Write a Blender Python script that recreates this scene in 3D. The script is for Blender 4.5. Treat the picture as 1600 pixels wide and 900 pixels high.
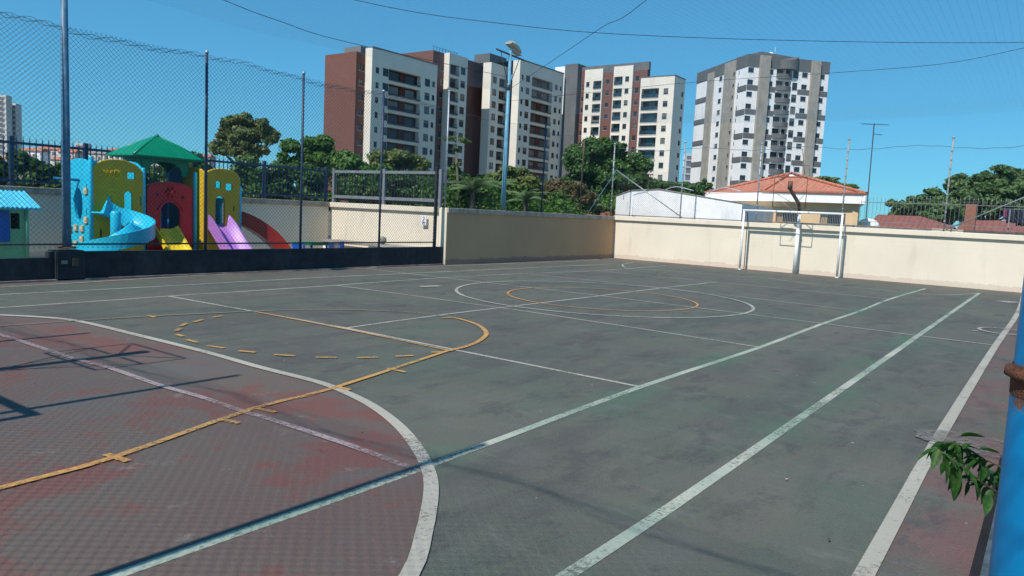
import bpy, bmesh, math, random
import numpy as np
from mathutils import Vector, Matrix
random.seed(7); RNG = np.random.default_rng(7)
PI = math.pi
SC = bpy.context.scene
COL = SC.collection
for o in list(bpy.data.objects): bpy.data.objects.remove(o)

# ------------------------------------------------------------------ camera
FPX, YAW, PITCH, ROLL = 1169.30, -0.624720, -0.101220, 0.049160
CAM = np.array([7.1054, -12.9182, 1.5719])
def axes():
    cy, sy = math.cos(YAW), math.sin(YAW); cp, sp = math.cos(PITCH), math.sin(PITCH)
    f = np.array([sy*cp, cy*cp, sp]); r = np.array([cy, -sy, 0.0]); u = np.cross(r, f)
    return (r*math.cos(ROLL)+u*math.sin(ROLL), -r*math.sin(ROLL)+u*math.cos(ROLL), f)
RV, UV, FV = axes()
cd = bpy.data.cameras.new('camera'); cam = bpy.data.objects.new('camera', cd); COL.objects.link(cam)
cd.sensor_width = 36; cd.lens = FPX/1600*36; cd.clip_start = 0.05; cd.clip_end = 5000
M4 = Matrix([[RV[i], UV[i], -FV[i], CAM[i]] for i in range(3)]+[[0, 0, 0, 1]])
cam.matrix_world = M4
SC.camera = cam

# ------------------------------------------------------------------ light
SUN_EL = math.radians(49); SUN_AZ = math.radians(181.2)     # bearing of the sun, clockwise from +y
w = bpy.data.worlds.new('World'); SC.world = w; w.use_nodes = True
nt = w.node_tree; nt.nodes.clear()
sky = nt.nodes.new('ShaderNodeTexSky'); sky.sky_type = 'NISHITA'; sky.sun_disc = False
sky.sun_elevation = SUN_EL; sky.sun_rotation = SUN_AZ
sky.air_density = 1.0; sky.dust_density = 0.1; sky.ozone_density = 1.4; sky.altitude = 750
bg = nt.nodes.new('ShaderNodeBackground'); bg.inputs[1].default_value = 0.1
wo = nt.nodes.new('ShaderNodeOutputWorld')
hs = nt.nodes.new('ShaderNodeHueSaturation'); hs.inputs['Hue'].default_value = 0.497; hs.inputs['Saturation'].default_value = 1.12; hs.inputs['Value'].default_value = 1.0
nt.links.new(sky.outputs[0], hs.inputs['Color']); tn = nt.nodes.new('ShaderNodeMix'); tn.data_type = 'RGBA'; tn.blend_type = 'MULTIPLY'; tn.inputs[0].default_value = 1; tn.inputs[7].default_value = (.50*.118, .87*.118, 1.1*.118, 1)
nt.links.new(hs.outputs[0], tn.inputs[6]); gm = nt.nodes.new('ShaderNodeGamma'); gm.inputs[1].default_value = .55; nt.links.new(tn.outputs[2], gm.inputs[0])
t2 = nt.nodes.new('ShaderNodeVectorMath'); t2.operation = 'MULTIPLY'; t2.inputs[1].default_value = (3.0, 6.3, 7.8)
nt.links.new(gm.outputs[0], t2.inputs[0]); nt.links.new(t2.outputs[0], bg.inputs[0]); nt.links.new(bg.outputs[0], wo.inputs[0])
sd = bpy.data.lights.new('sun', 'SUN'); sd.energy = 4.5; sd.angle = math.radians(0.53); sd.color = (1.0, 0.935, 0.86)
so = bpy.data.objects.new('sun', sd); COL.objects.link(so)
sv = Vector((math.sin(SUN_AZ)*math.cos(SUN_EL), math.cos(SUN_AZ)*math.cos(SUN_EL), math.sin(SUN_EL)))
so.rotation_euler = sv.to_track_quat('Z', 'Y').to_euler(); so.location = (0, -20, 30)
SC.view_settings.view_transform = 'Standard'; SC.view_settings.look = 'None'
SC.view_settings.exposure = 0.08; SC.view_settings.gamma = 1.0; SC.view_settings.use_curve_mapping = False
SC.render.engine = 'CYCLES'; SC.cycles.max_bounces = 6; SC.cycles.transparent_max_bounces = 16

# ------------------------------------------------------------------ placing from measurements in the photograph (1600x900)
def ray(px, py): return FV + (px-800)/FPX*RV + (450-py)/FPX*UV
def _pl(px, py, n, c):
    d = ray(px, py); n = np.array(n, float); return CAM + d*((c-n@CAM)/(n@d))
def gnd(px, py, z=0.0): return _pl(px, py, (0, 0, 1), z)
def onx(px, py, X): return _pl(px, py, (1, 0, 0), X)
def ony(px, py, Y): return _pl(px, py, (0, 1, 0), Y)
def at(px, py, Z): return CAM + ray(px, py)*Z
def onv(px, py, a, b): n = (b[1]-a[1], a[0]-b[0], 0); return _pl(px, py, n, n[0]*a[0]+n[1]*a[1])

# ------------------------------------------------------------------ materials
MATS = {}
def lin(c): return tuple(((x/255)/12.92 if x/255 <= .04045 else ((x/255+.055)/1.055)**2.4) for x in c)
class NB:
    """small node-graph helper"""
    def __init__(s, name):
        s.m = bpy.data.materials.new(name); s.m.use_nodes = True; s.t = s.m.node_tree
        s.b = s.t.nodes['Principled BSDF']; s.out = s.t.nodes['Material Output']
        s.co = s.n('ShaderNodeTexCoord').outputs['Object']
    def n(s, k, **kw):
        q = s.t.nodes.new(k)
        for a, b in kw.items(): setattr(q, a, b)
        return q
    def l(s, a, b): s.t.links.new(a, b)
    def noise(s, scale, detail=4, rough=.6, vec=None, stretch=None):
        q = s.n('ShaderNodeTexNoise'); q.inputs['Scale'].default_value = scale
        q.inputs['Detail'].default_value = detail; q.inputs['Roughness'].default_value = rough
        v = vec or s.co
        if stretch:
            mp = s.n('ShaderNodeMapping'); mp.inputs['Scale'].default_value = stretch; s.l(v, mp.inputs[0]); v = mp.outputs[0]
        s.l(v, q.inputs['Vector']); return q.outputs['Fac']
    def ramp(s, fac, lo, hi, c0=(0, 0, 0), c1=(1, 1, 1)):
        q = s.n('ShaderNodeValToRGB'); e = q.color_ramp.elements
        e[0].position = lo; e[1].position = hi; e[0].color = (*c0, 1); e[1].color = (*c1, 1)
        s.l(fac, q.inputs[0]); return q.outputs[0]
    def mix(s, fac, a, b, mode='MIX'):
        q = s.n('ShaderNodeMix', data_type='RGBA', blend_type=mode)
        for v, i in ((fac, 0), (a, 6), (b, 7)):
            if isinstance(v, (int, float)): q.inputs[i].default_value = v
            elif isinstance(v, tuple): q.inputs[i].default_value = (*v, 1)
            else: s.l(v, q.inputs[i])
        return q.outputs[2]
    def math(s, op, a, b=0.0):
        q = s.n('ShaderNodeMath', operation=op)
        for v, i in ((a, 0), (b, 1)):
            if isinstance(v, (int, float)): q.inputs[i].default_value = v
            else: s.l(v, q.inputs[i])
        return q.outputs[0]
    def bump(s, h, strength=.2, dist=.02):
        q = s.n('ShaderNodeBump'); q.inputs['Strength'].default_value = strength; q.inputs['Distance'].default_value = dist
        s.l(h, q.inputs['Height']); s.l(q.outputs[0], s.b.inputs['Normal'])
def mat(name, col, rough=.7, var=.18, scale=3.0, metal=0.0, bump=0.0, spec=.4, stain=None, stain_amt=.5, stain_sc=1.2, coat=0):
    if name in MATS: return MATS[name]
    g = NB(name); n1 = g.noise(scale, 6, .65)
    a = tuple(max(0, c*(1-var)) for c in col); b = tuple(min(1, c*(1+var)) for c in col)
    c = g.ramp(n1, .3, .7, a, b)
    if stain:
        n2 = g.noise(stain_sc, 8, .7, stretch=(1, 1, .45)); f = g.ramp(n2, .5, .68); f = g.math('MULTIPLY', f, stain_amt)
        c = g.mix(f, c, stain)
    g.l(c, g.b.inputs['Base Color']); g.b.inputs['Roughness'].default_value = rough
    g.b.inputs['Metallic'].default_value = metal; g.b.inputs['Specular IOR Level'].default_value = spec
    if bump: g.bump(g.noise(scale*12, 4), bump)
    MATS[name] = g.m; return g.m

def leafmat(name, cols, scale=.8):
    g = NB(name); n1 = g.noise(scale, 3, .6); n2 = g.noise(scale*9, 2)
    q = g.n('ShaderNodeValToRGB'); cr = q.color_ramp
    while len(cr.elements) < len(cols): cr.elements.new(.5)
    for i, c in enumerate(cols): cr.elements[i].position = .28+.44*i/(len(cols)-1); cr.elements[i].color = (*c, 1)
    f = g.math('ADD', g.math('MULTIPLY', n1, .6), g.math('MULTIPLY', n2, .4))
    g.l(f, q.inputs[0]); g.l(q.outputs[0], g.b.inputs['Base Color'])
    g.b.inputs['Roughness'].default_value = .5; g.b.inputs['Specular IOR Level'].default_value = .35
    tr = g.n('ShaderNodeBsdfTranslucent'); mx = g.n('ShaderNodeMixShader'); mx.inputs[0].default_value = .32
    g.l(q.outputs[0], tr.inputs[0]); g.l(g.b.outputs[0], mx.inputs[1]); g.l(tr.outputs[0], mx.inputs[2]); g.l(mx.outputs[0], g.out.inputs[0])
    MATS[name] = g.m; return g.m

def court_mat():
    g = NB('court surface')
    big = g.noise(.32, 6, .62); mid = g.noise(1.6, 7, .65); st = g.noise(1.1, 6, .7, stretch=(1, .25, 1)); fine = g.noise(55, 3, .7)
    c = g.ramp(big, .35, .65, (.094, .094, .078), (.13, .13, .1))
    # worn green paint
    c = g.mix(g.math('MULTIPLY', g.ramp(g.noise(.5, 7, .68, stretch=(1, .7, 1)), .48, .62), .6), c, (.078, .118, .085))
    c = g.mix(g.math('MULTIPLY', g.ramp(g.noise(.23, 5, .6, stretch=(1.3, 1, 1)), .55, .7), .5), c, (.118, .104, .094))
    c = g.mix(g.math('MULTIPLY', g.ramp(st, .5, .62), .55), c, (.066, .064, .062))
    c = g.mix(g.math('MULTIPLY', g.ramp(mid, .53, .68), .4), c, (.15, .15, .135))
    # reddish margin outside the play lines
    xyz = g.n('ShaderNodeSeparateXYZ'); g.l(g.co, xyz.inputs[0])
    ax = g.math('GREATER_THAN', g.math('ABSOLUTE', xyz.outputs[0]), 6.55); ay = g.math('GREATER_THAN', xyz.outputs[1], 12.05)
    ed = g.math('MAXIMUM', ax, ay)
    c = g.mix(g.math('MULTIPLY', ed, g.ramp(g.noise(.9, 6, .65), .38, .62)), c, (.17, .085, .08))
    # cracks / stains
    vo = g.n('ShaderNodeTexVoronoi', feature='DISTANCE_TO_EDGE'); vo.inputs['Scale'].default_value = .21
    wv = g.n('ShaderNodeVectorMath', operation='ADD'); nn = g.n('ShaderNodeTexNoise'); nn.inputs['Scale'].default_value = .8; nn.inputs['Detail'].default_value = 6
    g.l(g.co, nn.inputs['Vector']); g.l(g.co, wv.inputs[0]); g.l(nn.outputs['Color'], wv.inputs[1]); g.l(wv.outputs[0], vo.inputs['Vector'])
    cr = g.ramp(vo.outputs[0], .0, .012, (1, 1, 1), (0, 0, 0))
    c = g.mix(g.math('MULTIPLY', cr, .12), c, (.05, .05, .05))
    # overspray of green paint beside the two long tennis lines
    for xl0, wd_ in ((4.1, .34), (5.47, .38)):
        dd = g.math('DIVIDE', g.math('ABSOLUTE', g.math('SUBTRACT', xyz.outputs[0], xl0)), wd_)
        h = g.math('MULTIPLY', g.ramp(dd, 0, 1, (1, 1, 1), (0, 0, 0)), g.ramp(g.noise(.55, 4, .6), .46, .6))
        c = g.mix(g.math('MULTIPLY', h, .7), c, (.07, .15, .09))
    # fine dark and pale flecks, drifting streaks
    c = g.mix(g.math('MULTIPLY', g.ramp(g.noise(2.6, 8, .75, stretch=(1, .5, 1)), .53, .62), .6), c, (.058, .056, .054))
    c = g.mix(g.math('MULTIPLY', g.ramp(g.noise(5.5, 8, .75, stretch=(.35, 1, 1)), .56, .67), .42), c, (.185, .18, .165))
    c = g.mix(g.ramp(g.noise(16, 2, .5), .765, .78), c, (.4, .4, .37))
    c = g.mix(g.math('MULTIPLY', g.ramp(fine, .35, .75), .5), c, g.mix(.5, c, (.2, .2, .19)))
    g.l(c, g.b.inputs['Base Color']); g.b.inputs['Roughness'].default_value = .78; g.b.inputs['Specular IOR Level'].default_value = .3
    g.bump(g.math('ADD', fine, g.noise(140, 2, .6)), .6, .012); return g.m
def red_mat():
    g = NB('worn red court paint')
    c = g.ramp(g.noise(.45, 6, .62), .35, .65, (.122, .08, .07), (.122, .105, .086))
    c = g.mix(g.math('MULTIPLY', g.ramp(g.noise(.9, 8, .72), .5, .57), .72), c, (.17, .055, .046))
    c = g.mix(g.math('MULTIPLY', g.ramp(g.noise(.6, 8, .72, stretch=(1, .7, 1.3)), .52, .6), .6), c, (.1, .108, .1))
    c = g.mix(g.math('MULTIPLY', g.ramp(g.noise(2.3, 10, .8), .585, .64), .55), c, (.23, .215, .19))
    c = g.mix(g.math('MULTIPLY', g.ramp(g.noise(60, 3, .7), .35, .75), .4), c, g.mix(.5, c, (.2, .18, .17)))
    g.l(c, g.b.inputs['Base Color']); g.b.inputs['Roughness'].default_value = .8; g.b.inputs['Specular IOR Level'].default_value = .3
    g.bump(g.noise(55, 3), .25, .01); return g.m
def paint(name, col, col2, wear=.5, alt=.5):
    g = NB(name)
    c = g.mix(g.ramp(g.noise(.7, 3, .5), .42, .6), col, col2)
    c = g.mix(g.math('MULTIPLY', g.noise(30, 4, .7), .35), c, (.25, .25, .24))
    g.l(c, g.b.inputs['Base Color']); g.b.inputs['Roughness'].default_value = .7
    tr = g.n('ShaderNodeBsdfTransparent'); mx = g.n('ShaderNodeMixShader')
    f = g.ramp(g.math('ADD', g.math('MULTIPLY', g.noise(34, 6, .8), .6), g.math('MULTIPLY', g.noise(1.1, 5, .65), .4)), wear-.04, wear+.07, (1, 1, 1), (.12, .12, .12))
    g.l(f, mx.inputs[0]); g.l(tr.outputs[0], mx.inputs[1]); g.l(g.b.outputs[0], mx.inputs[2]); g.l(mx.outputs[0], g.out.inputs[0])
    return g.m
def brickmat(name, c1, c2, mortar, scale, bw=.5, rh=.25):
    g = NB(name); xyz = g.n('ShaderNodeSeparateXYZ'); g.l(g.co, xyz.inputs[0])
    cb = g.n('ShaderNodeCombineXYZ'); g.l(g.math('ADD', xyz.outputs[0], xyz.outputs[1]), cb.inputs[0]); g.l(xyz.outputs[2], cb.inputs[1])
    bt = g.n('ShaderNodeTexBrick'); bt.inputs['Scale'].default_value = scale; bt.inputs['Color1'].default_value = (*c1, 1)
    bt.inputs['Color2'].default_value = (*c2, 1); bt.inputs['Mortar'].default_value = (*mortar, 1); bt.inputs['Mortar Size'].default_value = .015
    bt.inputs['Brick Width'].default_value = bw; bt.inputs['Row Height'].default_value = rh
    g.l(cb.outputs[0], bt.inputs['Vector']); c = g.mix(g.ramp(g.noise(.3, 5), .35, .7), bt.outputs[0], tuple(x*.8 for x in c1)); 
    g.l(c, g.b.inputs['Base Color']); g.b.inputs['Roughness'].default_value = .85; MATS[name] = g.m; return g.m
def tilemat(name, col):
    g = NB(name); xyz = g.n('ShaderNodeSeparateXYZ'); g.l(g.co, xyz.inputs[0])
    s1 = g.math('ABSOLUTE', g.math('SINE', g.math('MULTIPLY', xyz.outputs[0], 15)))
    rr = g.math('FRACT', g.math('MULTIPLY', xyz.outputs[2], 9))
    n = g.noise(6, 5); c = g.ramp(n, .3, .7, tuple(x*.72 for x in col), tuple(min(1, x*1.2) for x in col))
    c = g.mix(g.math('MULTIPLY', g.ramp(s1, 0, .45, (1, 1, 1), (0, 0, 0)), .35), c, tuple(x*.45 for x in col))
    c = g.mix(g.math('MULTIPLY', g.ramp(g.noise(1.1, 6), .5, .7), .35), c, tuple(x*.5 for x in col))
    g.l(c, g.b.inputs['Base Color']); g.b.inputs['Roughness'].default_value = .8
    g.bump(g.math('ADD', s1, rr), .5, .05); MATS[name] = g.m; return g.m
def glassmat(name, col, rough=.12):
    g = NB(name); c = g.ramp(g.noise(.5, 2), .4, .6, tuple(x*.6 for x in col), tuple(x*1.3 for x in col))
    oi = g.n('ShaderNodeObjectInfo'); xyz = g.n('ShaderNodeSeparateXYZ'); g.l(g.co, xyz.inputs[0])
    hh = g.math('GREATER_THAN', xyz.outputs[2], g.math('MULTIPLY', g.math('FRACT', g.math('MULTIPLY', oi.outputs['Random'], 7.3)), 1.4))
    cur = g.math('MULTIPLY', g.math('GREATER_THAN', oi.outputs['Random'], .62), hh)      # blinds and curtains behind some panes
    c = g.mix(g.math('MULTIPLY', cur, .8), c, (.2, .19, .17))
    g.l(c, g.b.inputs['Base Color']); g.b.inputs['Roughness'].default_value = rough; g.b.inputs['Specular IOR Level'].default_value = .6
    MATS[name] = g.m; return g.m

def render_wall(name, col, stain, base_dirt, dirt=.25):
    """painted render: faint patches, drip stains, dirt splashed up from the ground"""
    g = NB(name); c = g.ramp(g.noise(.7, 6, .6), .3, .7, tuple(x*.93 for x in col), tuple(min(1, x*1.04) for x in col))
    c = g.mix(g.math('MULTIPLY', g.ramp(g.noise(2.2, 7, .7, stretch=(1, 1, .2)), .55, .72), .32), c, stain)
    xyz = g.n('ShaderNodeSeparateXYZ'); g.l(g.co, xyz.inputs[0])
    h = g.math('ADD', xyz.outputs[2], g.math('MULTIPLY', g.noise(3, 6, .7), -.28))
    c = g.mix(g.math('MULTIPLY', g.ramp(h, -.17, -.09, (1, 1, 1), (0, 0, 0)), dirt), c, base_dirt)
    sp = g.ramp(g.noise(14, 5, .7), .7, .76); c = g.mix(g.math('MULTIPLY', sp, .3), c, base_dirt)
    g.l(c, g.b.inputs['Base Color']); g.b.inputs['Roughness'].default_value = .85; g.b.inputs['Specular IOR Level'].default_value = .25
    g.bump(g.noise(45, 4), .3, .008); MATS[name] = g.m; return g.m

def polemat():
    g = NB('chipped blue pole paint'); c = g.ramp(g.noise(3, 5), .3, .7, (.0, .19, .44), (.0, .235, .52))
    xyz = g.n('ShaderNodeSeparateXYZ'); g.l(g.co, xyz.inputs[0]); dz = g.math('ABSOLUTE', g.math('SUBTRACT', xyz.outputs[2], 1.27))
    near = g.ramp(dz, .0, .075, (1, 1, 1), (0, 0, 0)); n = g.noise(30, 6, .7)
    f = g.ramp(g.math('ADD', g.math('MULTIPLY', near, .42), g.math('MULTIPLY', n, .5)), .5, .54)
    chips = g.ramp(g.noise(11, 8, .8), .68, .7); f = g.math('MAXIMUM', f, chips)
    dr = g.math('MULTIPLY', g.ramp(g.noise(22, 4, .6, stretch=(1, 1, .06)), .6, .75), .35); c = g.mix(dr, c, (.05, .16, .28))
    c = g.mix(f, c, g.ramp(g.noise(60, 4), .35, .65, (.09, .04, .025), (.26, .13, .07)))
    g.l(c, g.b.inputs['Base Color']); g.b.inputs['Roughness'].default_value = .38; g.bump(g.math('ADD', g.noise(12, 3), g.math('MULTIPLY', f, -.6)), .15, .01); return g.m
GREY_TRIM = mat('grey trim', (.09, .095, .1), .7)
M = dict(
 court=court_mat(), red=red_mat(),
 p_white=paint('white line paint', (.44, .41, .34), (.5, .48, .42), .53),
 p_green=paint('green white line paint', (.29, .38, .28), (.5, .51, .41), .53),
 p_yel=paint('yellow line paint', (.62, .3, .05), (.56, .3, .06), .53),
 p_yel_f=paint('faded yellow line paint', (.27, .21, .12), (.24, .19, .12), .5),
 p_pink=paint('worn pink line paint', (.42, .32, .32), (.34, .24, .24), .52),
 p_cream=paint('thick cream line paint', (.42, .39, .31), (.48, .45, .37), .56),
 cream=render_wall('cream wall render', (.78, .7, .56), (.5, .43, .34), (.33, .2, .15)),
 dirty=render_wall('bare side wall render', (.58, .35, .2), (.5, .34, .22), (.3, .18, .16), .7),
 cap=mat('weathered wall cap', (.46, .38, .3), .9, .3, 5, bump=.3, stain=(.15, .14, .13), stain_amt=.6, stain_sc=2.5),
 dark=mat('dark bitumen painted wall', (.018, .024, .032), .75, .4, 5, bump=.4, stain=(.07, .075, .08), stain_amt=.5, stain_sc=1.5),
 conc=mat('concrete', (.3, .29, .27), .9, .25, 2.5, bump=.3, stain=(.14, .13, .12)),
 galv=mat('galvanised steel', (.36, .4, .43), .45, .25, 9, metal=.5),
 navy=mat('blue fence paint', (.03, .06, .12), .5, .35, 8, stain=(.12, .09, .07), stain_amt=.4, stain_sc=6),
 wire=mat('fence wire', (.12, .14, .16), .5, .2, 9, metal=.3),
 wire_d=mat('black net twine', (.02, .022, .03), .8),
 wire_n=mat('nylon net twine', (.1, .2, .28), .8),
 lblue=mat('faded light blue pole paint', (.13, .34, .47), .5, .25, 6, stain=(.3, .36, .38), stain_amt=.5, stain_sc=5),
 mblue=mat('left pole blue paint', (.07, .17, .27), .5, .3, 8, stain=(.25, .32, .36), stain_amt=.5, stain_sc=9),
 blue=polemat(),
 rust=mat('rust', (.16, .06, .03), .85, .45, 25, bump=.6),
 white=mat('white goal paint', (.85, .85, .83), .45, .04, 5, stain=(.5, .47, .43), stain_amt=.25, stain_sc=7),
 darkmetal=mat('dark steel', (.03, .035, .04), .5, .3, 6),
 greymetal=mat('grey painted railing', (.2, .22, .24), .5, .2, 6),
 rustpipe=mat('brown rusty pipe', (.13, .09, .065), .75, .35, 14),
 lamp=mat('beige lamp housing', (.5, .45, .36), .5, .2, 10),
 bcream=mat('cream tower render', (.74, .7, .61), .8, .05, .25, stain=(.55, .52, .45), stain_amt=.35, stain_sc=.3),
 bgrey=mat('grey tower render', (.19, .18, .175), .85, .1, .3),
 bgreyd=mat('dark grey tower band', (.125, .13, .135), .85, .1, .3, stain=(.22, .22, .21), stain_amt=.4, stain_sc=.4),
 bwhite=mat('white tower render', (.86, .86, .85), .8, .06, .3, stain=(.6, .59, .56), stain_amt=.4, stain_sc=.4),
 bconc=mat('raw concrete tower column', (.34, .32, .28), .9, .18, .5, stain=(.2, .19, .17), stain_amt=.5, stain_sc=.5),
 bbrick=brickmat('red brown tower cladding', (.2, .085, .065), (.15, .065, .055), (.1, .06, .055), 1.2, .8, .25),
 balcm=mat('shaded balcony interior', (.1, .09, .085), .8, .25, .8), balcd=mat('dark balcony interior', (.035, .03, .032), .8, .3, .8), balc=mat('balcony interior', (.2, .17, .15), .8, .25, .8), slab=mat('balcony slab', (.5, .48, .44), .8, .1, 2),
 terr=mat('terracotta balcony wall', (.14, .035, .03), .8, .2, 2),
 glass=glassmat('window glass', (.03, .04, .05)), glassb=glassmat('balcony railing glass', (.03, .06, .08), .1),
 dglass=glassmat('dark balcony door glass', (.02, .028, .04), .35),
 glassg=glassmat('green tinted door glass', (.04, .16, .18), .15),
 frame=mat('aluminium window frame', (.06, .06, .065), .5), framew=mat('white window frame', (.6, .6, .58), .5),
 hwhite=mat('white house render', (.88, .88, .87), .75, .04, 1.5, stain=(.55, .58, .62), stain_amt=.5, stain_sc=.8),
 hbeige=mat('beige house render', (.68, .5, .3), .85, .1, 1),
 tile=tilemat('orange roof tiles', (.52, .2, .12)), tiled=tilemat('dark red roof tiles', (.26, .09, .07)),
 brick=brickmat('chimney brick', (.33, .12, .07), (.26, .09, .055), (.3, .22, .17), 5),
 cyan=mat('cyan plastic', (.02, .5, .72), .32, .1, 4, spec=.5), dkblue=mat('deep blue plastic', (.01, .15, .32), .35, .15, 4),
 yellow=mat('mustard yellow plastic', (.66, .42, .02), .35, .12, 4), byellow=mat('bright yellow plastic', (.85, .62, .02), .3, .08, 4),
 redp=mat('red plastic', (.62, .012, .018), .3, .15, 4), redo=mat('orange red plastic', (.45, .035, .02), .35, .15, 4),
 lilac=mat('lilac plastic', (.42, .19, .58), .35, .08, 4), greenp=mat('green plastic', (.0, .25, .12), .35, .12, 4),
 pgreen=mat('pale green plastic', (.16, .4, .22), .4, .12, 4), tan=mat('tan plastic plaque', (.62, .5, .32), .5, .1, 9),
 skyblue=mat('light blue roof plastic', (.08, .5, .68), .35, .08, 4), royal=mat('royal blue plastic', (.01, .1, .42), .35, .1, 4),
 paper=mat('white notice board', (.82, .82, .86), .5, .02, 5), ink=mat('dark ink', (.05, .05, .09), .6), inkp=mat('purple ink', (.2, .1, .25), .6),
 bark=mat('tree bark', (.13, .1, .075), .9, .35, 7, bump=.6), barkp=mat('pale palm trunk', (.13, .11, .08), .9, .3, 7, bump=.5),
 earth=mat('earth and weeds', (.17, .155, .115), .95, .45, .6, bump=.5, stain=(.16, .11, .07), stain_amt=.6, stain_sc=.4),
 play=mat('playground paving', (.26, .25, .23), .9, .2, 1.5, bump=.3),
 cloth=mat('dark cloth', (.02, .025, .05), .9, .4, 8), clothp=mat('purple cloth', (.18, .04, .12), .9), pinkcloth=mat('pink banner', (.7, .06, .2), .8, .3, 8),
 far=mat('pale distant render', (.62, .58, .54), .85, .1, .2), farw=mat('distant window strip', (.16, .17, .2), .5),
)
L = dict(
 dark=leafmat('dense dark leaves', [(.03, .075, .025), (.065, .15, .035), (.13, .24, .055)], .6),
 mid=leafmat('mid green leaves', [(.04, .1, .025), (.09, .2, .035), (.17, .3, .06)], .7),
 olive=leafmat('olive leaves', [(.07, .11, .035), (.15, .2, .05), (.22, .26, .08)], .7),
 euc=leafmat('eucalyptus leaves', [(.08, .14, .05), (.17, .23, .08), (.3, .24, .11)], .6),
 palm=leafmat('palm fronds', [(.09, .17, .05), (.17, .26, .1), (.25, .33, .14)], 1.5),
 rusty=leafmat('reddish brown leaves', [(.07, .11, .035), (.16, .14, .06), (.22, .13, .07)], 1.2),
 far=leafmat('distant wood leaves', [(.06, .12, .05), (.11, .19, .065), (.22, .26, .08)], .12),
 near=leafmat('glossy branch leaves', [(.02, .07, .012), (.035, .11, .02), (.1, .22, .03)], 9),
)

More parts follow.
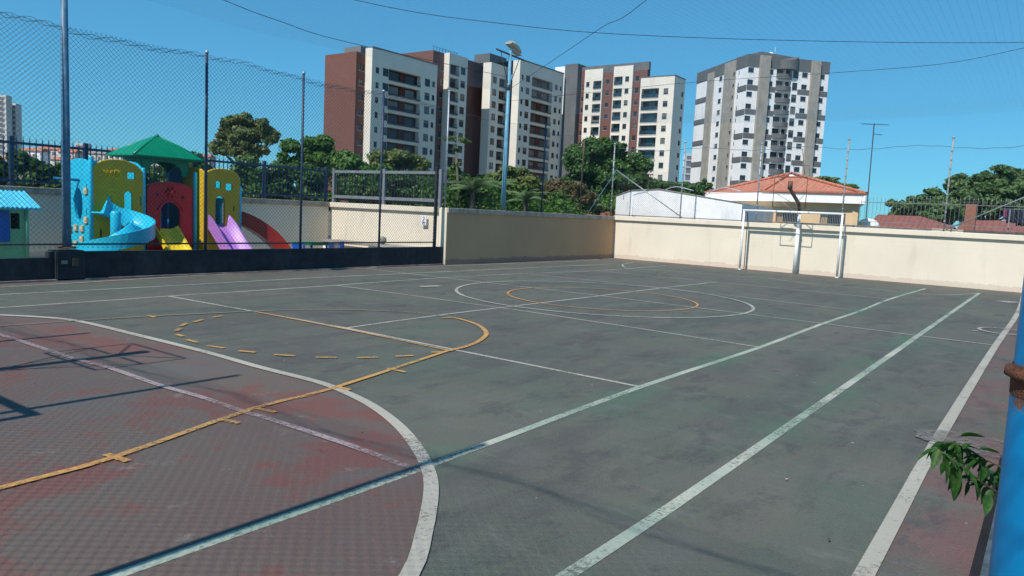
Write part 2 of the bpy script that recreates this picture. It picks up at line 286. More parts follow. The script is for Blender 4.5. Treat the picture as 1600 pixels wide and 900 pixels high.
# ------------------------------------------------------------------ mesh building
def worg(o):
    v = Vector((0, 0, 0))
    while o is not None: v = v+o.location; o = o.parent
    return v
def tag(o, label=None, cat=None, group=None, kind=None):
    if label: o['label'] = label
    if cat: o['category'] = cat
    if group: o['group'] = group
    if kind: o['kind'] = kind
    return o
def empty(name, loc, label, cat, group=None, rz=0):
    o = bpy.data.objects.new(name, None); COL.objects.link(o); o.location = loc; o.rotation_euler = (0, 0, rz)
    o.empty_display_size = .3
    return tag(o, label, cat, group)
def copy_tree(o, parent=None):
    c = o.copy(); COL.objects.link(c)
    if parent is not None: c.parent = parent
    for ch in list(o.children): copy_tree(ch, c)
    return c
class MB:
    def __init__(s): s.v = []; s.f = []; s.mi = []; s.sm = []
    def add(s, vs, fs, mi=0, smooth=False):
        k = len(s.v); s.v += [tuple(map(float, p)) for p in vs]
        for f in fs: s.f.append([k+i for i in f]); s.mi.append(mi); s.sm.append(smooth)
        return s
    def box(s, a, b, mi=0):
        (x0, y0, z0), (x1, y1, z1) = a, b
        x0, x1 = min(x0, x1), max(x0, x1); y0, y1 = min(y0, y1), max(y0, y1); z0, z1 = min(z0, z1), max(z0, z1)
        return s.add([(x0, y0, z0), (x1, y0, z0), (x1, y1, z0), (x0, y1, z0), (x0, y0, z1), (x1, y0, z1), (x1, y1, z1), (x0, y1, z1)],
                     [(0, 3, 2, 1), (4, 5, 6, 7), (0, 1, 5, 4), (1, 2, 6, 5), (2, 3, 7, 6), (3, 0, 4, 7)], mi)
    def fbox(s, o, u, v, n, lu, lv, ln, mi=0):
        """box from corner o along u,v,n"""
        o, u, v, n = (np.array(q, float) for q in (o, u, v, n)); P = []
        for c in (0, 1):
            for (a, b) in ((0, 0), (1, 0), (1, 1), (0, 1)): P.append(o+u*lu*a+v*lv*b+n*ln*c)
        return s.add(P, [(0, 3, 2, 1), (4, 5, 6, 7), (0, 1, 5, 4), (1, 2, 6, 5), (2, 3, 7, 6), (3, 0, 4, 7)], mi)
    def bevbox(s, a, b, r=.01, mi=0):
        bm = bmesh.new(); bmesh.ops.create_cube(bm, size=1)
        for v in bm.verts: v.co = Vector([(a[i]+b[i])/2+v.co[i]*abs(b[i]-a[i]) for i in range(3)])
        bmesh.ops.bevel(bm, geom=list(bm.edges), offset=r, segments=2, affect='EDGES')
        s.add([v.co[:] for v in bm.verts], [[v.index for v in f.verts] for f in bm.faces], mi); bm.free(); return s
    def tube(s, pts, r, n=8, mi=0, cap=True, smooth=True):
        pts = [np.array(p, float) for p in pts]; rs = r if isinstance(r, (list, tuple)) else [r]*len(pts)
        k = len(s.v); up = None
        for i, p in enumerate(pts):
            d = pts[min(i+1, len(pts)-1)]-pts[max(i-1, 0)]; d = d/(np.linalg.norm(d)+1e-12)
            if up is None:
                h = np.array([0, 0, 1.]) if abs(d[2]) < .9 else np.array([1., 0, 0]); a = np.cross(d, h)
            else: a = up-d*(up@d)
            a = a/np.linalg.norm(a); up = a; b = np.cross(d, a)
            for j in range(n):
                t = 2*PI*(j+.5)/n; s.v.append(tuple(p+rs[i]*(math.cos(t)*a+math.sin(t)*b)))
        for i in range(len(pts)-1):
            for j in range(n):
                s.f.append([k+i*n+j, k+i*n+(j+1) % n, k+(i+1)*n+(j+1) % n, k+(i+1)*n+j]); s.mi.append(mi); s.sm.append(smooth)
        if cap:
            s.f.append([k+j for j in range(n)][::-1]); s.mi.append(mi); s.sm.append(False)
            e = k+(len(pts)-1)*n; s.f.append([e+j for j in range(n)]); s.mi.append(mi); s.sm.append(False)
        return s
    def prism(s, poly, z0, z1, mi=0):
        n = len(poly); zs = z1 if isinstance(z1, (list, tuple)) else [z1]*n
        vs = [(p[0], p[1], z0) for p in poly]+[(p[0], p[1], zz) for p, zz in zip(poly, zs)]
        return s.add(vs, [list(range(n))[::-1], list(range(n, 2*n))]+[[i, (i+1) % n, n+(i+1) % n, n+i] for i in range(n)], mi)
    def sphere(s, c, r, mi=0, nu=12, nv=8, sc=(1, 1, 1)):
        k = len(s.v)
        for i in range(nv+1):
            t = PI*i/nv
            for j in range(nu):
                p = 2*PI*j/nu; s.v.append((c[0]+r*sc[0]*math.sin(t)*math.cos(p), c[1]+r*sc[1]*math.sin(t)*math.sin(p), c[2]+r*sc[2]*math.cos(t)))
        for i in range(nv):
            for j in range(nu):
                s.f.append([k+i*nu+j, k+(i+1)*nu+j, k+(i+1)*nu+(j+1) % nu, k+i*nu+(j+1) % nu]); s.mi.append(mi); s.sm.append(True)
        return s
    def build(s, name, mats, parent=None, label=None):
        off = worg(parent) if parent is not None else Vector((0, 0, 0))
        me = bpy.data.meshes.new(name)
        V = np.array(s.v, dtype=float)-np.array(off)
        me.from_pydata(V.tolist(), [], s.f)
        if not isinstance(mats, (list, tuple)): mats = [mats]
        for m in mats: me.materials.append(m)
        me.polygons.foreach_set('material_index', s.mi); me.polygons.foreach_set('use_smooth', s.sm)
        me.update()
        o = bpy.data.objects.new(name, me); COL.objects.link(o)
        if parent is not None: o.parent = parent
        if label: o['label'] = label
        return o
def centre(o):
    """put the origin of a single-mesh thing at its base"""
    me = o.data; n = len(me.vertices); a = np.empty(n*3); me.vertices.foreach_get('co', a); a = a.reshape(-1, 3)
    c = np.array([(a[:, 0].min()+a[:, 0].max())/2, (a[:, 1].min()+a[:, 1].max())/2, a[:, 2].min()])
    me.vertices.foreach_set('co', (a-c).ravel()); me.update(); o.location = c; return o
def panel2d(outline, holes, th, bev=.012):
    """flat panel with holes -> (verts in (u,v,w), faces)"""
    cu = bpy.data.curves.new('tmp', 'CURVE'); cu.dimensions = '2D'; cu.fill_mode = 'BOTH'; cu.extrude = th/2-bev; cu.bevel_depth = bev; cu.bevel_resolution = 1
    for pl in [outline]+holes:
        sp = cu.splines.new('POLY'); sp.points.add(len(pl)-1); sp.use_cyclic_u = True
        for i, p in enumerate(pl): sp.points[i].co = (p[0], p[1], 0, 1)
    ob = bpy.data.objects.new('tmp', cu); COL.objects.link(ob)
    dg = bpy.context.evaluated_depsgraph_get(); me = bpy.data.meshes.new_from_object(ob.evaluated_get(dg))
    vs = [tuple(v.co) for v in me.vertices]; fs = [list(p.vertices) for p in me.polygons]
    bpy.data.objects.remove(ob); bpy.data.curves.remove(cu); bpy.data.meshes.remove(me); return vs, fs
def ell(cx, cy, rx, ry, n=20): return [(cx+rx*math.cos(2*PI*i/n), cy+ry*math.sin(2*PI*i/n)) for i in range(n)]
def star(cx, cy, r, k=5): return [(cx+(r if i % 2 == 0 else r*.45)*math.sin(PI*i/k), cy+(r if i % 2 == 0 else r*.45)*math.cos(PI*i/k)) for i in range(2*k)]
def put(mb, vf, o, u, v, n, mi=0):
    o, u, v, n = (np.array(q, float) for q in (o, u, v, n))
    mb.add([o+u*p[0]+v*p[1]+n*p[2] for p in vf[0]], vf[1], mi)

# ------------------------------------------------------------------ ground and court
g = MB(); g.add([(-3000, -3000, -.06), (3000, -3000, -.06), (3000, 3000, -.06), (-3000, 3000, -.06)], [(0, 1, 2, 3)])
tag(g.build('ground', M['earth']), kind='structure')
g = MB(); g.add([(-6.9, -13.6, 0), (7.3, -13.6, 0), (7.3, 12.9, 0), (-6.9, 12.9, 0)], [(0, 1, 2, 3)])
tag(g.build('court_surface', M['court']), kind='structure')
g = MB(); g.add([(-11.5, -16, -.002), (-6.9, -16, -.002), (-6.9, 3.1, -.002), (-11.5, 3.1, -.002)], [(0, 1, 2, 3)])
tag(g.build('playground_ground', M['play']), kind='structure')
ARC = [(0, 493), (60, 496), (122.6, 502.6), (213, 524), (320, 550.6), (405, 574.6), (500, 599), (557, 622), (595, 644), (627.5, 671), (650, 699), (662.5, 720), (671, 742), (673.7, 762), (672.5, 782), (669, 803), (664, 827), (640, 900)]
arcw = [gnd(*p)[:2] for p in ARC]
arcw = [np.array(p) for p in [(-5.4, -12.9), (-5.2, -11.5), (-4.9, -10.6), (-4.3, -9.9)]]+arcw+[np.array(p) for p in [(5.2, -11.2), (5.35, -12.2), (5.4, -12.9)]]
g = MB(); P3 = [(p[0], p[1], .0013) for p in arcw]; g.add(P3, [list(range(len(P3)))[::-1]])
tag(g.build('penalty_area_paint', M['red']), kind='structure')

def smooth(pts, k=6):
    pts = [np.array(p, float)[:2] for p in pts]
    if len(pts) < 3: return pts
    out = []
    P = [2*pts[0]-pts[1]]+pts+[2*pts[-1]-pts[-2]]
    for i in range(1, len(P)-2):
        for j in range(k):
            t = j/k; a, b, c, d = P[i-1:i+3]
            out.append(.5*((2*b)+(-a+c)*t+(2*a-5*b+4*c-d)*t*t+(-a+3*b-3*c+d)*t**3))
    return out+[pts[-1]]
def ribbon(mb, pts, w, z=.008, closed=False, k=6, wob=.0):
    z = z/3
    pts = smooth(pts, k) if k else [np.array(p, float)[:2] for p in pts]
    n = len(pts); vs = []; fs = []
    for i, p in enumerate(pts):
        a = pts[(i-1) % n] if closed or i else pts[0]; b = pts[(i+1) % n] if closed or i < n-1 else pts[-1]
        d = (b-a)/(np.linalg.norm(b-a)+1e-9); nn = np.array([-d[1], d[0]])*(w/2*(1+wob*random.uniform(-1, 1)))
        vs += [(*(p+nn), z), (*(p-nn), z)]
    for i in range(n-(0 if closed else 1)):
        j = (i+1) % n; fs.append((2*i, 2*i+1, 2*j+1, 2*j))
    mb.add(vs, fs)
def G(*pp): return [gnd(*p)[:2] for p in pp]
def struct_lines(name, mt, items, z=.008):
    for k, (pts, wd, kk) in enumerate(items):
        mb = MB(); ribbon(mb, pts, wd, z+.0012*k, k=kk); tag(mb.build(name, mt), kind='structure')
A2 = lambda *p: [np.array(q, float) for q in p]
struct_lines('tennis_line', M['p_green'], [
 (A2((4.1, -13))+G((180, 900), (650, 735), (1000, 605), (1187, 543), (1285, 506), (1344, 486), (1390, 467.5), (1446, 451)), .07, 3),
 (A2((5.45, -13))+G((885, 900), (1160, 716), (1434, 525), (1530, 458)), .075, 3),
], .008)
struct_lines('tennis_line', M['p_white'], [
 (A2((-4.15, -13))+G((0, 481), (263, 463), (525, 446), (690, 434), (819, 427.5), (930, 423.3), (1040, 415)), .055, 2),
 (A2((-5.5, -13))+G((0, 460.6), (300, 445), (500, 433.7), (800, 420), (958, 412.3)), .055, 2),
 (G((263, 463), (541, 513), (1000, 605)), .055, 0), (G((541, 513), (700, 491), (937.5, 462.5), (1036, 450), (1120, 441)), .055, 2),
], .012)
struct_lines('volleyball_line', M['p_white'], [(G((525, 446), (820, 486.5), (1187, 543)), .045, 2), (G((819, 427.5), (1036, 450), (1344, 486)), .045, 2), (G((930, 423.5), (1020, 431.5), (1120, 441), (1390, 467.5)), .05, 2)], .017)
struct_lines('white_line', M['p_white'], [
 (G((572, 420), (690, 434), (937.5, 462.5), (1285, 506), (1434, 525), (1558, 540.5)), .05, 2),
 (A2((-6.3, -13))+G((0, 449.5), (300, 431.5), (500, 422.5), (700, 415.5), (900, 408.5), (935, 406)), .06, 2),
], .0225)
struct_lines('thick_sideline', M['p_cream'], [(A2((6.56, -13))+G((1350, 900), (1470, 680), (1556, 540), (1590, 490))+A2((6.5, 12.0)), .085, 3)], .0255)
struct_lines('penalty_line', M['p_cream'], [(arcw, .085, 4)], .0275)
struct_lines('near_baseline', M['p_pink'], [(A2((-4.1, -9.75))+G((0, 524), (21, 530), (113, 560.5), (171, 576), (247, 602.5), (312, 621), (352, 635), (388, 647), (420, 656), (545, 697), (641, 733)), .06, 3)], .029)
struct_lines('far_penalty_line', M['p_white'], [
 (G((990, 410.5), (975, 413), (973, 416), (981, 419.5), (1000, 421.5), (1040, 423), (1150, 432), (1200, 435), (1260, 443.5), (1359, 452), (1434, 459), (1482, 461.5), (1530, 458.5)), .05, 3)], .0302)
# centre circle, basketball circle
c0 = np.array([-.04, .02]); circ = [c0+2.86*np.array([math.cos(t), math.sin(t)]) for t in np.linspace(0, 2*PI, 97)]
mb = MB(); ribbon(mb, circ, .06, .0315, k=0); tag(mb.build('centre_circle', M['p_white']), kind='structure')
pc = (gnd(793, 458)+gnd(1088, 474))[:2]/2; circ = [pc+1.81*np.array([math.cos(t), math.sin(t)]) for t in np.linspace(0, 2*PI, 81)]
mb = MB(); ribbon(mb, circ, .045, .0325, k=0); tag(mb.build('inner_circle', M['p_yel']), kind='structure')
# near basketball key
key_r = A2((2.95, -12.9))+G((0, 765), (180, 716), (395, 640), (520, 608), (700, 549)); key_l = A2((-2.75, -12.9))+G((0, 510.5), (122, 502), (235, 495), (400, 487))
arc_s = G((400, 487), (455, 485), (510, 484.5), (570, 485.5), (630, 488), (680, 493), (712, 498), (745, 508), (760, 521), (750, 533), (730, 542), (700, 549.5))
mb = MB(); ribbon(mb, key_r, .055, .0335, k=3); ribbon(mb, G((400, 488), (552, 517.5), (700, 548.5)), .045, .0335, k=2)
for (a, b) in (((606, 577), (634, 583)), ((527, 606), (547, 611)), ((402, 640), (431, 646)), ((345, 657), (374, 663)), ((165, 712), (200, 723))): ribbon(mb, G(a, b), .05, .0345, k=0)
ribbon(mb, G((690, 497.5), (712, 498), (745, 508), (760, 521), (750, 533), (730, 542), (700, 549.5)), .06, .036, k=4)
for a, b in (((332, 497), (348, 494.5)), ((303, 504), (317, 500.5)), ((282, 510.5), (293, 506)), ((275, 518), (282, 514.5)), ((276, 523.5), (286, 527)), ((292, 532), (309, 536.5)), ((325, 541.5), (350, 545.5)), ((373, 549.5), (399, 552)), ((429, 555.5), (461, 557.5)), ((493, 559.5), (526, 560)), ((558, 560.5), (590, 559.5)), ((618, 558), (646, 557)), ((674, 552), (690, 551))):
    ribbon(mb, G(a, b), .055, .0345, k=0)
ribbon(mb, G((232, 494), (242, 497)), .06, .0345, k=0)
tag(mb.build('free_throw_area', M['p_yel']), kind='structure')
mb = MB(); ribbon(mb, key_l, .05, .0365, k=3); ribbon(mb, arc_s[:9], .05, .0355, k=4)
fk = [-np.array(p) for p in smooth(key_r, 2)]; ribbon(mb, [p+np.array([-.1, -.2]) for p in fk], .05, .0355, k=0); fk = [-np.array(p) for p in smooth(key_l, 2)]; ribbon(mb, fk, .05, .0355, k=0); ribbon(mb, [-p for p in arc_s], .05, .037, k=3)
tag(mb.build('faded_yellow_lines', M['p_yel_f']), kind='structure')
# loose paint marks: dash near the left of the circle, net-post circles, patches
mb = MB(); ribbon(mb, G((656, 448.5), (687, 447.5)), .16, .0385, k=0); ribbon(mb, G((548, 419.8), (590, 419.2)), .16, .0385, k=0)
ribbon(mb, G((350, 412+0.0), (352, 412)), .02, .0385, k=0)
cc = gnd(1566, 518)[:2]; ribbon(mb, [cc+np.array([.33*math.cos(t), .42*math.sin(t)]) for t in np.linspace(0, 2*PI, 40)], .06, .0385, k=0)
ribbon(mb, G((1519, 517), (1529, 518)), .06, .0385, k=0); ribbon(mb, G((1568, 471), (1588, 474)), .5, .0385, k=0)
tag(mb.build('loose_paint_marks', M['p_white']), kind='structure')
# broken patch of old repair mortar beside the plant
mb = MB()
for cx, cy, rx, ry, sd in ((1512, 694, .44, .3, 1),):
    c = gnd(cx, cy)[:2]; rnd = random.Random(sd)
    pts = [(c[0]+rx*(1+.1*rnd.uniform(-1, 1))*math.cos(t)+.06, c[1]+ry*(1+.1*rnd.uniform(-1, 1))*math.sin(t), .0141) for t in np.linspace(0, 2*PI, 26)[:-1]]
    mb.add(pts, [list(range(len(pts)))])
tag(mb.build('mortar_patch', paint('mortar patch', (.19, .175, .15), (.13, .12, .11), .48)), kind='structure')
mb = MB()
rnd = random.Random(5)
for (a, b) in (((1452, 694), (1486, 700)),):
    ribbon(mb, G(a, b), .05, .045, k=0)
tag(mb.build('white_paint_scrap', M['p_white']), kind='structure')

# dry leaves and grit scattered over the court
m = MB(); rl0 = random.Random(21)
for k in range(150):
    x_, y_ = rl0.uniform(-5.5, 6.8), rl0.uniform(-11, 11)
    if k < 70: x_, y_ = rl0.choice([(-6.55+rl0.uniform(0, .35), rl0.uniform(-8, 12)), (rl0.uniform(-6, 6.5), 12.4+rl0.uniform(-.2, .3)), (6.85+rl0.uniform(-.3, .1), rl0.uniform(-9, 10))])
    a_ = rl0.uniform(0, 6.28); l_ = rl0.uniform(.006, .02); w_ = l_*rl0.uniform(.3, .5); ca_, sa_ = math.cos(a_), math.sin(a_); z_ = .016
    m.add([(x_-ca_*l_, y_-sa_*l_, z_), (x_+sa_*w_, y_-ca_*w_, z_+.003), (x_+ca_*l_, y_+sa_*l_, z_+.002), (x_-sa_*w_, y_+ca_*w_, z_+.003)], [(0, 1, 2, 3)], rl0.randrange(3))
o = m.build('leaf_litter', [mat('dry leaf', (.16, .11, .06), .9, .4, 3), mat('pale grit', (.4, .38, .33), .9), mat('dark leaf bit', (.05, .045, .03), .9)]); tag(o, 'dry leaf bits and pale grit scattered over the court', 'leaf litter', kind='stuff')
# ------------------------------------------------------------------ court walls
YF = 12.75
def wall_thing(name, label, a, b, h, th, mt, capm, cap_h=.16, over=.085, nrm=(1, 0), cat='wall', z0=0.0, capover_back=True):
    """wall from a to b (xy); face towards nrm; cap projects by over"""
    a = np.array([*a, z0]); b = np.array([*b, z0]); d = b-a; Ln = np.linalg.norm(d); d /= Ln; n = np.array([*nrm, 0.])
    root = empty(name, tuple(a), label, cat)
    m = MB(); m.fbox(a-n*th, d, (0, 0, 1), n, Ln, h-cap_h, th); m.build('wall_body', mt, root)
    m = MB(); m.fbox(a-n*(th+.03)+np.array([0, 0, h-cap_h]), d, (0, 0, 1), n, Ln, cap_h, th+.03+over); o = m.build('wall_cap', capm, root)
    bv = o.modifiers.new('bevel', 'BEVEL'); bv.width = .012; bv.segments = 2
    return root
wall_thing('boundary_wall', 'long sunlit cream wall behind the white goal', (-6.72, YF), (7.8, YF), 1.62, .18, M['cream'], M['cream'], nrm=(0, -1))
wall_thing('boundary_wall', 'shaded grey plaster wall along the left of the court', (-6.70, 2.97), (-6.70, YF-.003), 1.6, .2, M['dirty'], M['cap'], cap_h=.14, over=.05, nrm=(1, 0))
wall_thing('playground_wall', 'sunlit cream wall carrying the white notice behind the fence', (-11.55, 2.95), (-6.995, 2.95), 1.6, .2, M['cream'], M['cream'], cap_h=.15, over=.085, nrm=(0, -1))
wall_thing('playground_wall', 'shaded wall behind the slides with a pale weathered cap', (-11.55, -16), (-11.55, 2.86), 1.6, .2, M['cream'], M['cap'], cap_h=.16, over=.05, nrm=(1, 0))
# end pillar joining the two walls
m = MB(); m.bevbox((-6.995, 2.952, 0), (-6.703, 3.15, 1.598), .01); o = m.build('wall_pillar', M['cream']); centre(o); tag(o, 'slim cream pillar end where the grey wall meets the fence', 'pillar')
# low dark wall with a pier
r = empty('low_wall', (-6.78, -16, 0), 'low black painted wall under the chain link fence', 'wall')
m = MB(); m.box((-6.98, -16, 0), (-6.78, -7.2, .40)); m.box((-6.98, -7.2, 0), (-6.78, -6.62, .5)); m.box((-6.98, -6.62, 0), (-6.78, 2.94, .50)); m.build('wall_body', M['dark'], r)
m = MB(); m.bevbox((-7.06, -7.14, 0), (-6.70, -6.66, .53), .015); m.build('pier', M['dark'], r)
m = MB(); m.bevbox((-6.697, -7.06, .30), (-6.69, -6.96, .36), .003); m.bevbox((-6.697, -6.88, .26), (-6.68, -6.78, .40), .003, 1); m.build('socket_box', [M['conc'], mat('brown box', (.08, .06, .045))], r)
m = MB(); m.box((-6.775, -16, .0), (-6.70, 2.9, .035)); tag(centre(m.build('kerb', mat('pale kerb edge', (.28, .2, .17), .9, .4, 3, stain=(.5, .48, .45), stain_amt=.9, stain_sc=.9))), kind='structure')
# right kerb
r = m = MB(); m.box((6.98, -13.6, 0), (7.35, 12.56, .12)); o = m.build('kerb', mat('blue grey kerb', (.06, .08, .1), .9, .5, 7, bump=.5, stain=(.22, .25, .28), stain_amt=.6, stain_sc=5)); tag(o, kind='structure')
m = MB(); m.box((6.93, -13.6, .0), (6.985, -6.6, .012)); tag(m.build('kerb_shade', mat('painted foliage shade', (.012, .013, .016), .95, .5, 4)), kind='structure')  # dark colour stands in for soft foliage shade along the kerb

# ------------------------------------------------------------------ chain link fences
def wires(m, o, u, v, Lu, Lv, pitch, r, skip=0.0):
    """diagonal straight wires clipped to the rectangle"""
    o, u, v = (np.array(q, float) for q in (o, u, v)); n = np.cross(u, v)
    for sgn in (1, -1):
        c = -Lv if sgn > 0 else 0.0
        top = Lu if sgn > 0 else Lu+Lv
        while c < top:
            # line: u = c + sgn*t, v = t
            if sgn > 0: t0, t1 = max(0, -c), min(Lv, Lu-c)
            else: t0, t1 = max(0, c-Lu), min(Lv, c)
            if t1-t0 > .02:
                a = o+u*(c+sgn*t0)+v*t0; b = o+u*(c+sgn*t1)+v*t1
                d = (b-a)/np.linalg.norm(b-a); p = np.cross(d, n); off = n*(r if sgn > 0 else -r)*.6
                k = len(m.v)
                for q in (a, b):
                    for (x, y) in ((1, 0), (-.5, .87), (-.5, -.87)): m.v.append(tuple(q+off+r*(x*p+y*n)))
                for j in range(3):
                    m.f.append([k+j, k+(j+1) % 3, k+3+(j+1) % 3, k+3+j]); m.mi.append(0); m.sm.append(True)
            c += pitch
def bound_band(m, pts, r=.008, n=5): m.tube(pts, r, n)
XF = -6.86
# A: fence on the low wall
posts = [(107, 0, 'x'), (322, 78, ''), (474, 112, ''), (599, 140, '')]
F = empty('chain_link_fence', (XF, -6.9, .5), 'tall chain link fence on the low black wall before the playground', 'fence')
ys = [onx(321, 390, XF)[1], onx(469, 388, XF)[1], onx(592, 384, XF)[1]]
zt = [onx(322, 82, XF)[2], onx(474, 115, XF)[2], onx(599, 143, XF)[2]]
for y, z in zip(ys, zt):
    m = MB(); m.tube([(XF, y, .45), (XF, y, z)], .028, 10); m.tube([(XF, y, z-.02), (XF, y, z+.04)], .034, 10, 1); m.build('post', [M['navy'], M['galv']], F)
ye = 2.66
m = MB(); m.box((XF-.035, ye-.035, .45), (XF+.035, ye+.035, 2.72)); m.build('post', M['darkmetal'], F)
m = MB(); m.tube([(XF, -16, .63), (XF, ye, .63)], .016, 6); m.build('bottom_rail', M['darkmetal'], F)
def ztop(y): return 4.33+.05*math.sin(y*1.3)+.02*math.sin(y*5)
for (y0, y1) in ((-16, -9.2), (-9.2, -6.95), (-6.88, ys[0]), (ys[0], ys[1]), (ys[1], ys[2]), (ys[2], ye)):
    m = MB(); wires(m, (XF+.03, y0, .56), (0, 1, 0), (0, 0, 1), y1-y0, 3.78, .085, .0027)
    N = 24
    for q in range(3): m.tube([(XF+.03, y0+(y1-y0)*i/N, ztop(y0+(y1-y0)*i/N)-.03*q+.02*math.sin(i*2.1+q*2)) for i in range(N+1)], .004, 3)
    m.build('wire_mesh', M['wire'], F)
# B: fence above the grey wall
XW = -6.80
F = empty('chain_link_fence', (XW, 2.97, 1.6), 'chain link fence rising above the shaded grey wall', 'fence')
for (px, py, pb, mt) in ((700, 142, 322, M['galv']), (851, 195, 330, M['navy']), (911, 220, 335, M['rustpipe'])):
    b = onx(px-5, pb, XW); t = onx(px, py, XW); y = b[1]
    m = MB(); m.tube([(XW, y, 1.55), (XW, y, t[2])], .026, 8); m.sphere((XW, y, t[2]), .035, 0, 8, 6); m.build('post', mt, F)
for (y0, y1) in ((2.7, 5.45), (5.65, 9.9), (9.9, 12.7)):
    m = MB(); wires(m, (XW, y0, 1.6), (0, 1, 0), (0, 0, 1), y1-y0, 2.65, .09, .0016)
    m.tube([(XW, y0+(y1-y0)*i/16, 4.25+.04*math.sin(i)) for i in range(17)], .005, 4); m.build('wire_mesh', M['wire'], F)
# C: fence above the far wall
YW = YF+.09
F = empty('chain_link_fence', (0, YW, 1.62), 'thin net fence above the long cream wall', 'fence')
for (px, py, pb) in ((959, 225, 337), (1068, 222, 342), (1189, 225, 333), (1325, 218, 345), (1488, 215, 358)):
    b = ony((px if px < 1000 else px-(px-1068)*.02)-3, pb, YW); t = ony(px, py, YW); x = (b[0]+t[0])/2
    m = MB(); m.tube([(x, YW, 1.58), (x, YW, t[2])], .024, 8); m.sphere((x, YW, t[2]), .042, 0, 8, 6)
    for i in range(9): m.tube([(x, YW, 1.9+i*.26), (x, YW, 1.95+i*.26)], .03, 6)
    m.build('post', M['galv'] if px < 1200 else mat('pale grey post', (.3, .31, .3), .7, .3, 12), F)
m = MB(); a = (onx(957, 265, XW)); xr = ony(1060, 343, YW)[0]
m.tube([(-6.80, YW, 3.35), (xr+.15, YW, 1.66)], .02, 8); m.tube([(-6.80, YW, 3.35), (-6.80, YW-2.0, 1.66)], .016, 8); m.build('brace', M['galv'], F)
m = MB(); m.tube([(7.25, YW, 3.25), (ony(1478, 357, YW)[0], YW, 1.68)], .02, 8); m.build('brace', M['greymetal'], F)
m = MB(); m.tube([(7.25, YW, 1.6), (7.25, YW, 4.4)], .026, 8); m.build('post', M['galv'], F)
m = MB(); wires(m, (-6.8, YW, 1.62), (1, 0, 0), (0, 0, 1), xr+6.8, 1.7, .085, .0021); m.build('wire_mesh', M['wire'], F)
m = MB(); wires(m, (xr, YW, 1.62), (1, 0, 0), (0, 0, 1), 7.25-xr, 3.5, .12, .0009); wires(m, (-6.8, YW, 3.32), (1, 0, 0), (0, 0, 1), xr+6.8, 1.8, .12, .0009)
m.tube([(-6.8+14.05*i/60, YW, 4.12+.05*math.cos(i*.43)+.015*math.sin(i*2.2)) for i in range(61)], .011, 4); m.build('net', M['wire_n'], F)
m = MB(); m.tube([(-6.75, YW-.02, 1.66), (7.25, YW-.02, 1.66)], .014, 6); m.build('bottom_rail', M['rustpipe'], F)
# D: fence behind the camera (its shadows fall on the near court)
YB = -13.02
F = empty('chain_link_fence', (0, YB, 0), 'tall chain link fence closing the near end of the court', 'fence')
for x in (-4.4, -1.58, 1.23, 4.03):
    m = MB(); m.tube([(x, YB, 0), (x, YB, 4.62)], .032, 10); m.build('post', M['navy'], F)
m = MB()
wires(m, (-6.8, YB-.04, .1), (1, 0, 0), (0, 0, 1), 13.9, 4.2, .085, .0019)
m.build('wire_mesh', M['wire'], F)
m = MB()
for q in range(3): m.tube([(-6.8+13.9*i/60, YB-.04+.02*math.sin(q+i), 4.24-.035*q-.16*abs(math.sin(i*PI/12.3))+.02*math.sin(i*1.7+q*2)) for i in range(61)], .0035, 4)
m.build('top_rope', M['wire_d'], F)

# overhead net and its ropes
NZ = 5.12
m = MB()
def sag(x, y): return NZ-.28*math.sin(PI*min(1, max(0, (x+6.7)/14)))*.6-.1*math.sin((y+13)/6.3*PI)**2
for i in range(int(13.9/.12)):
    x = -6.7+i*.12; m.tube([(x, -13+25.7*k/8, sag(x, -13+25.7*k/8)) for k in range(9)], .0009, 3, cap=False)
for i in range(int(25.7/.12)):
    y = -13+i*.12; m.tube([(-6.7+13.8*k/6, y, sag(-6.7+13.8*k/6, y)+.01) for k in range(7)], .0009, 3, cap=False)
N_ = empty('overhead_net', (0, 0, 5), 'fine dark net stretched over the whole court', 'net')
m.build('net_twine', M['wire_n'], N_)
def rope(pts, r=.0055):
    q = smooth3(pts); m = MB(); m.tube(q, r, 5); m.build('support_rope', M['wire_d'], N_)
def smooth3(pts, k=6):
    pts = [np.array(p, float) for p in pts]; P = [2*pts[0]-pts[1]]+pts+[2*pts[-1]-pts[-2]]; out = []
    for i in range(1, len(P)-2):
        for j in range(k):
            t = j/k; a, b, c, d = P[i-1:i+3]; out.append(.5*((2*b)+(-a+c)*t+(2*a-5*b+4*c-d)*t*t+(-a+3*b-3*c+d)*t**3))
    return out+[pts[-1]]
pa, pb = (-6.7, -6.9), (7.2, 5.5)
rope([(-6.8, -7.0, 6.0)]+[onv(x, y, pa, pb) for x, y in ((555, 0), (795, 38), (1000, 55), (1320, 65), (1600, 66))]+[(7.3, 5.6, 5.5)])
pa, pb = (-6.7, 5.55), (7.2, -6.9)
rope([(-6.75, 5.55, 5.2)]+[onv(x, y, pa, pb) for x, y in ((860, 97), (940, 43), (1010, 0))]+[(7.2, -6.9, 5.6)])
rope([(-6.8, -7.0, 5.9)]+[onx(x, y, -6.7) for x, y in ((350, 0), (440, 34), (540, 65))]+[(-6.75, 5.5, 5.6)], .007)
rope([(-6.7, 5.6, 4.9)]+[ony(x, y, 5.55) for x, y in ((1065, 130), (1270, 116), (1470, 100), (1600, 75))], .005)

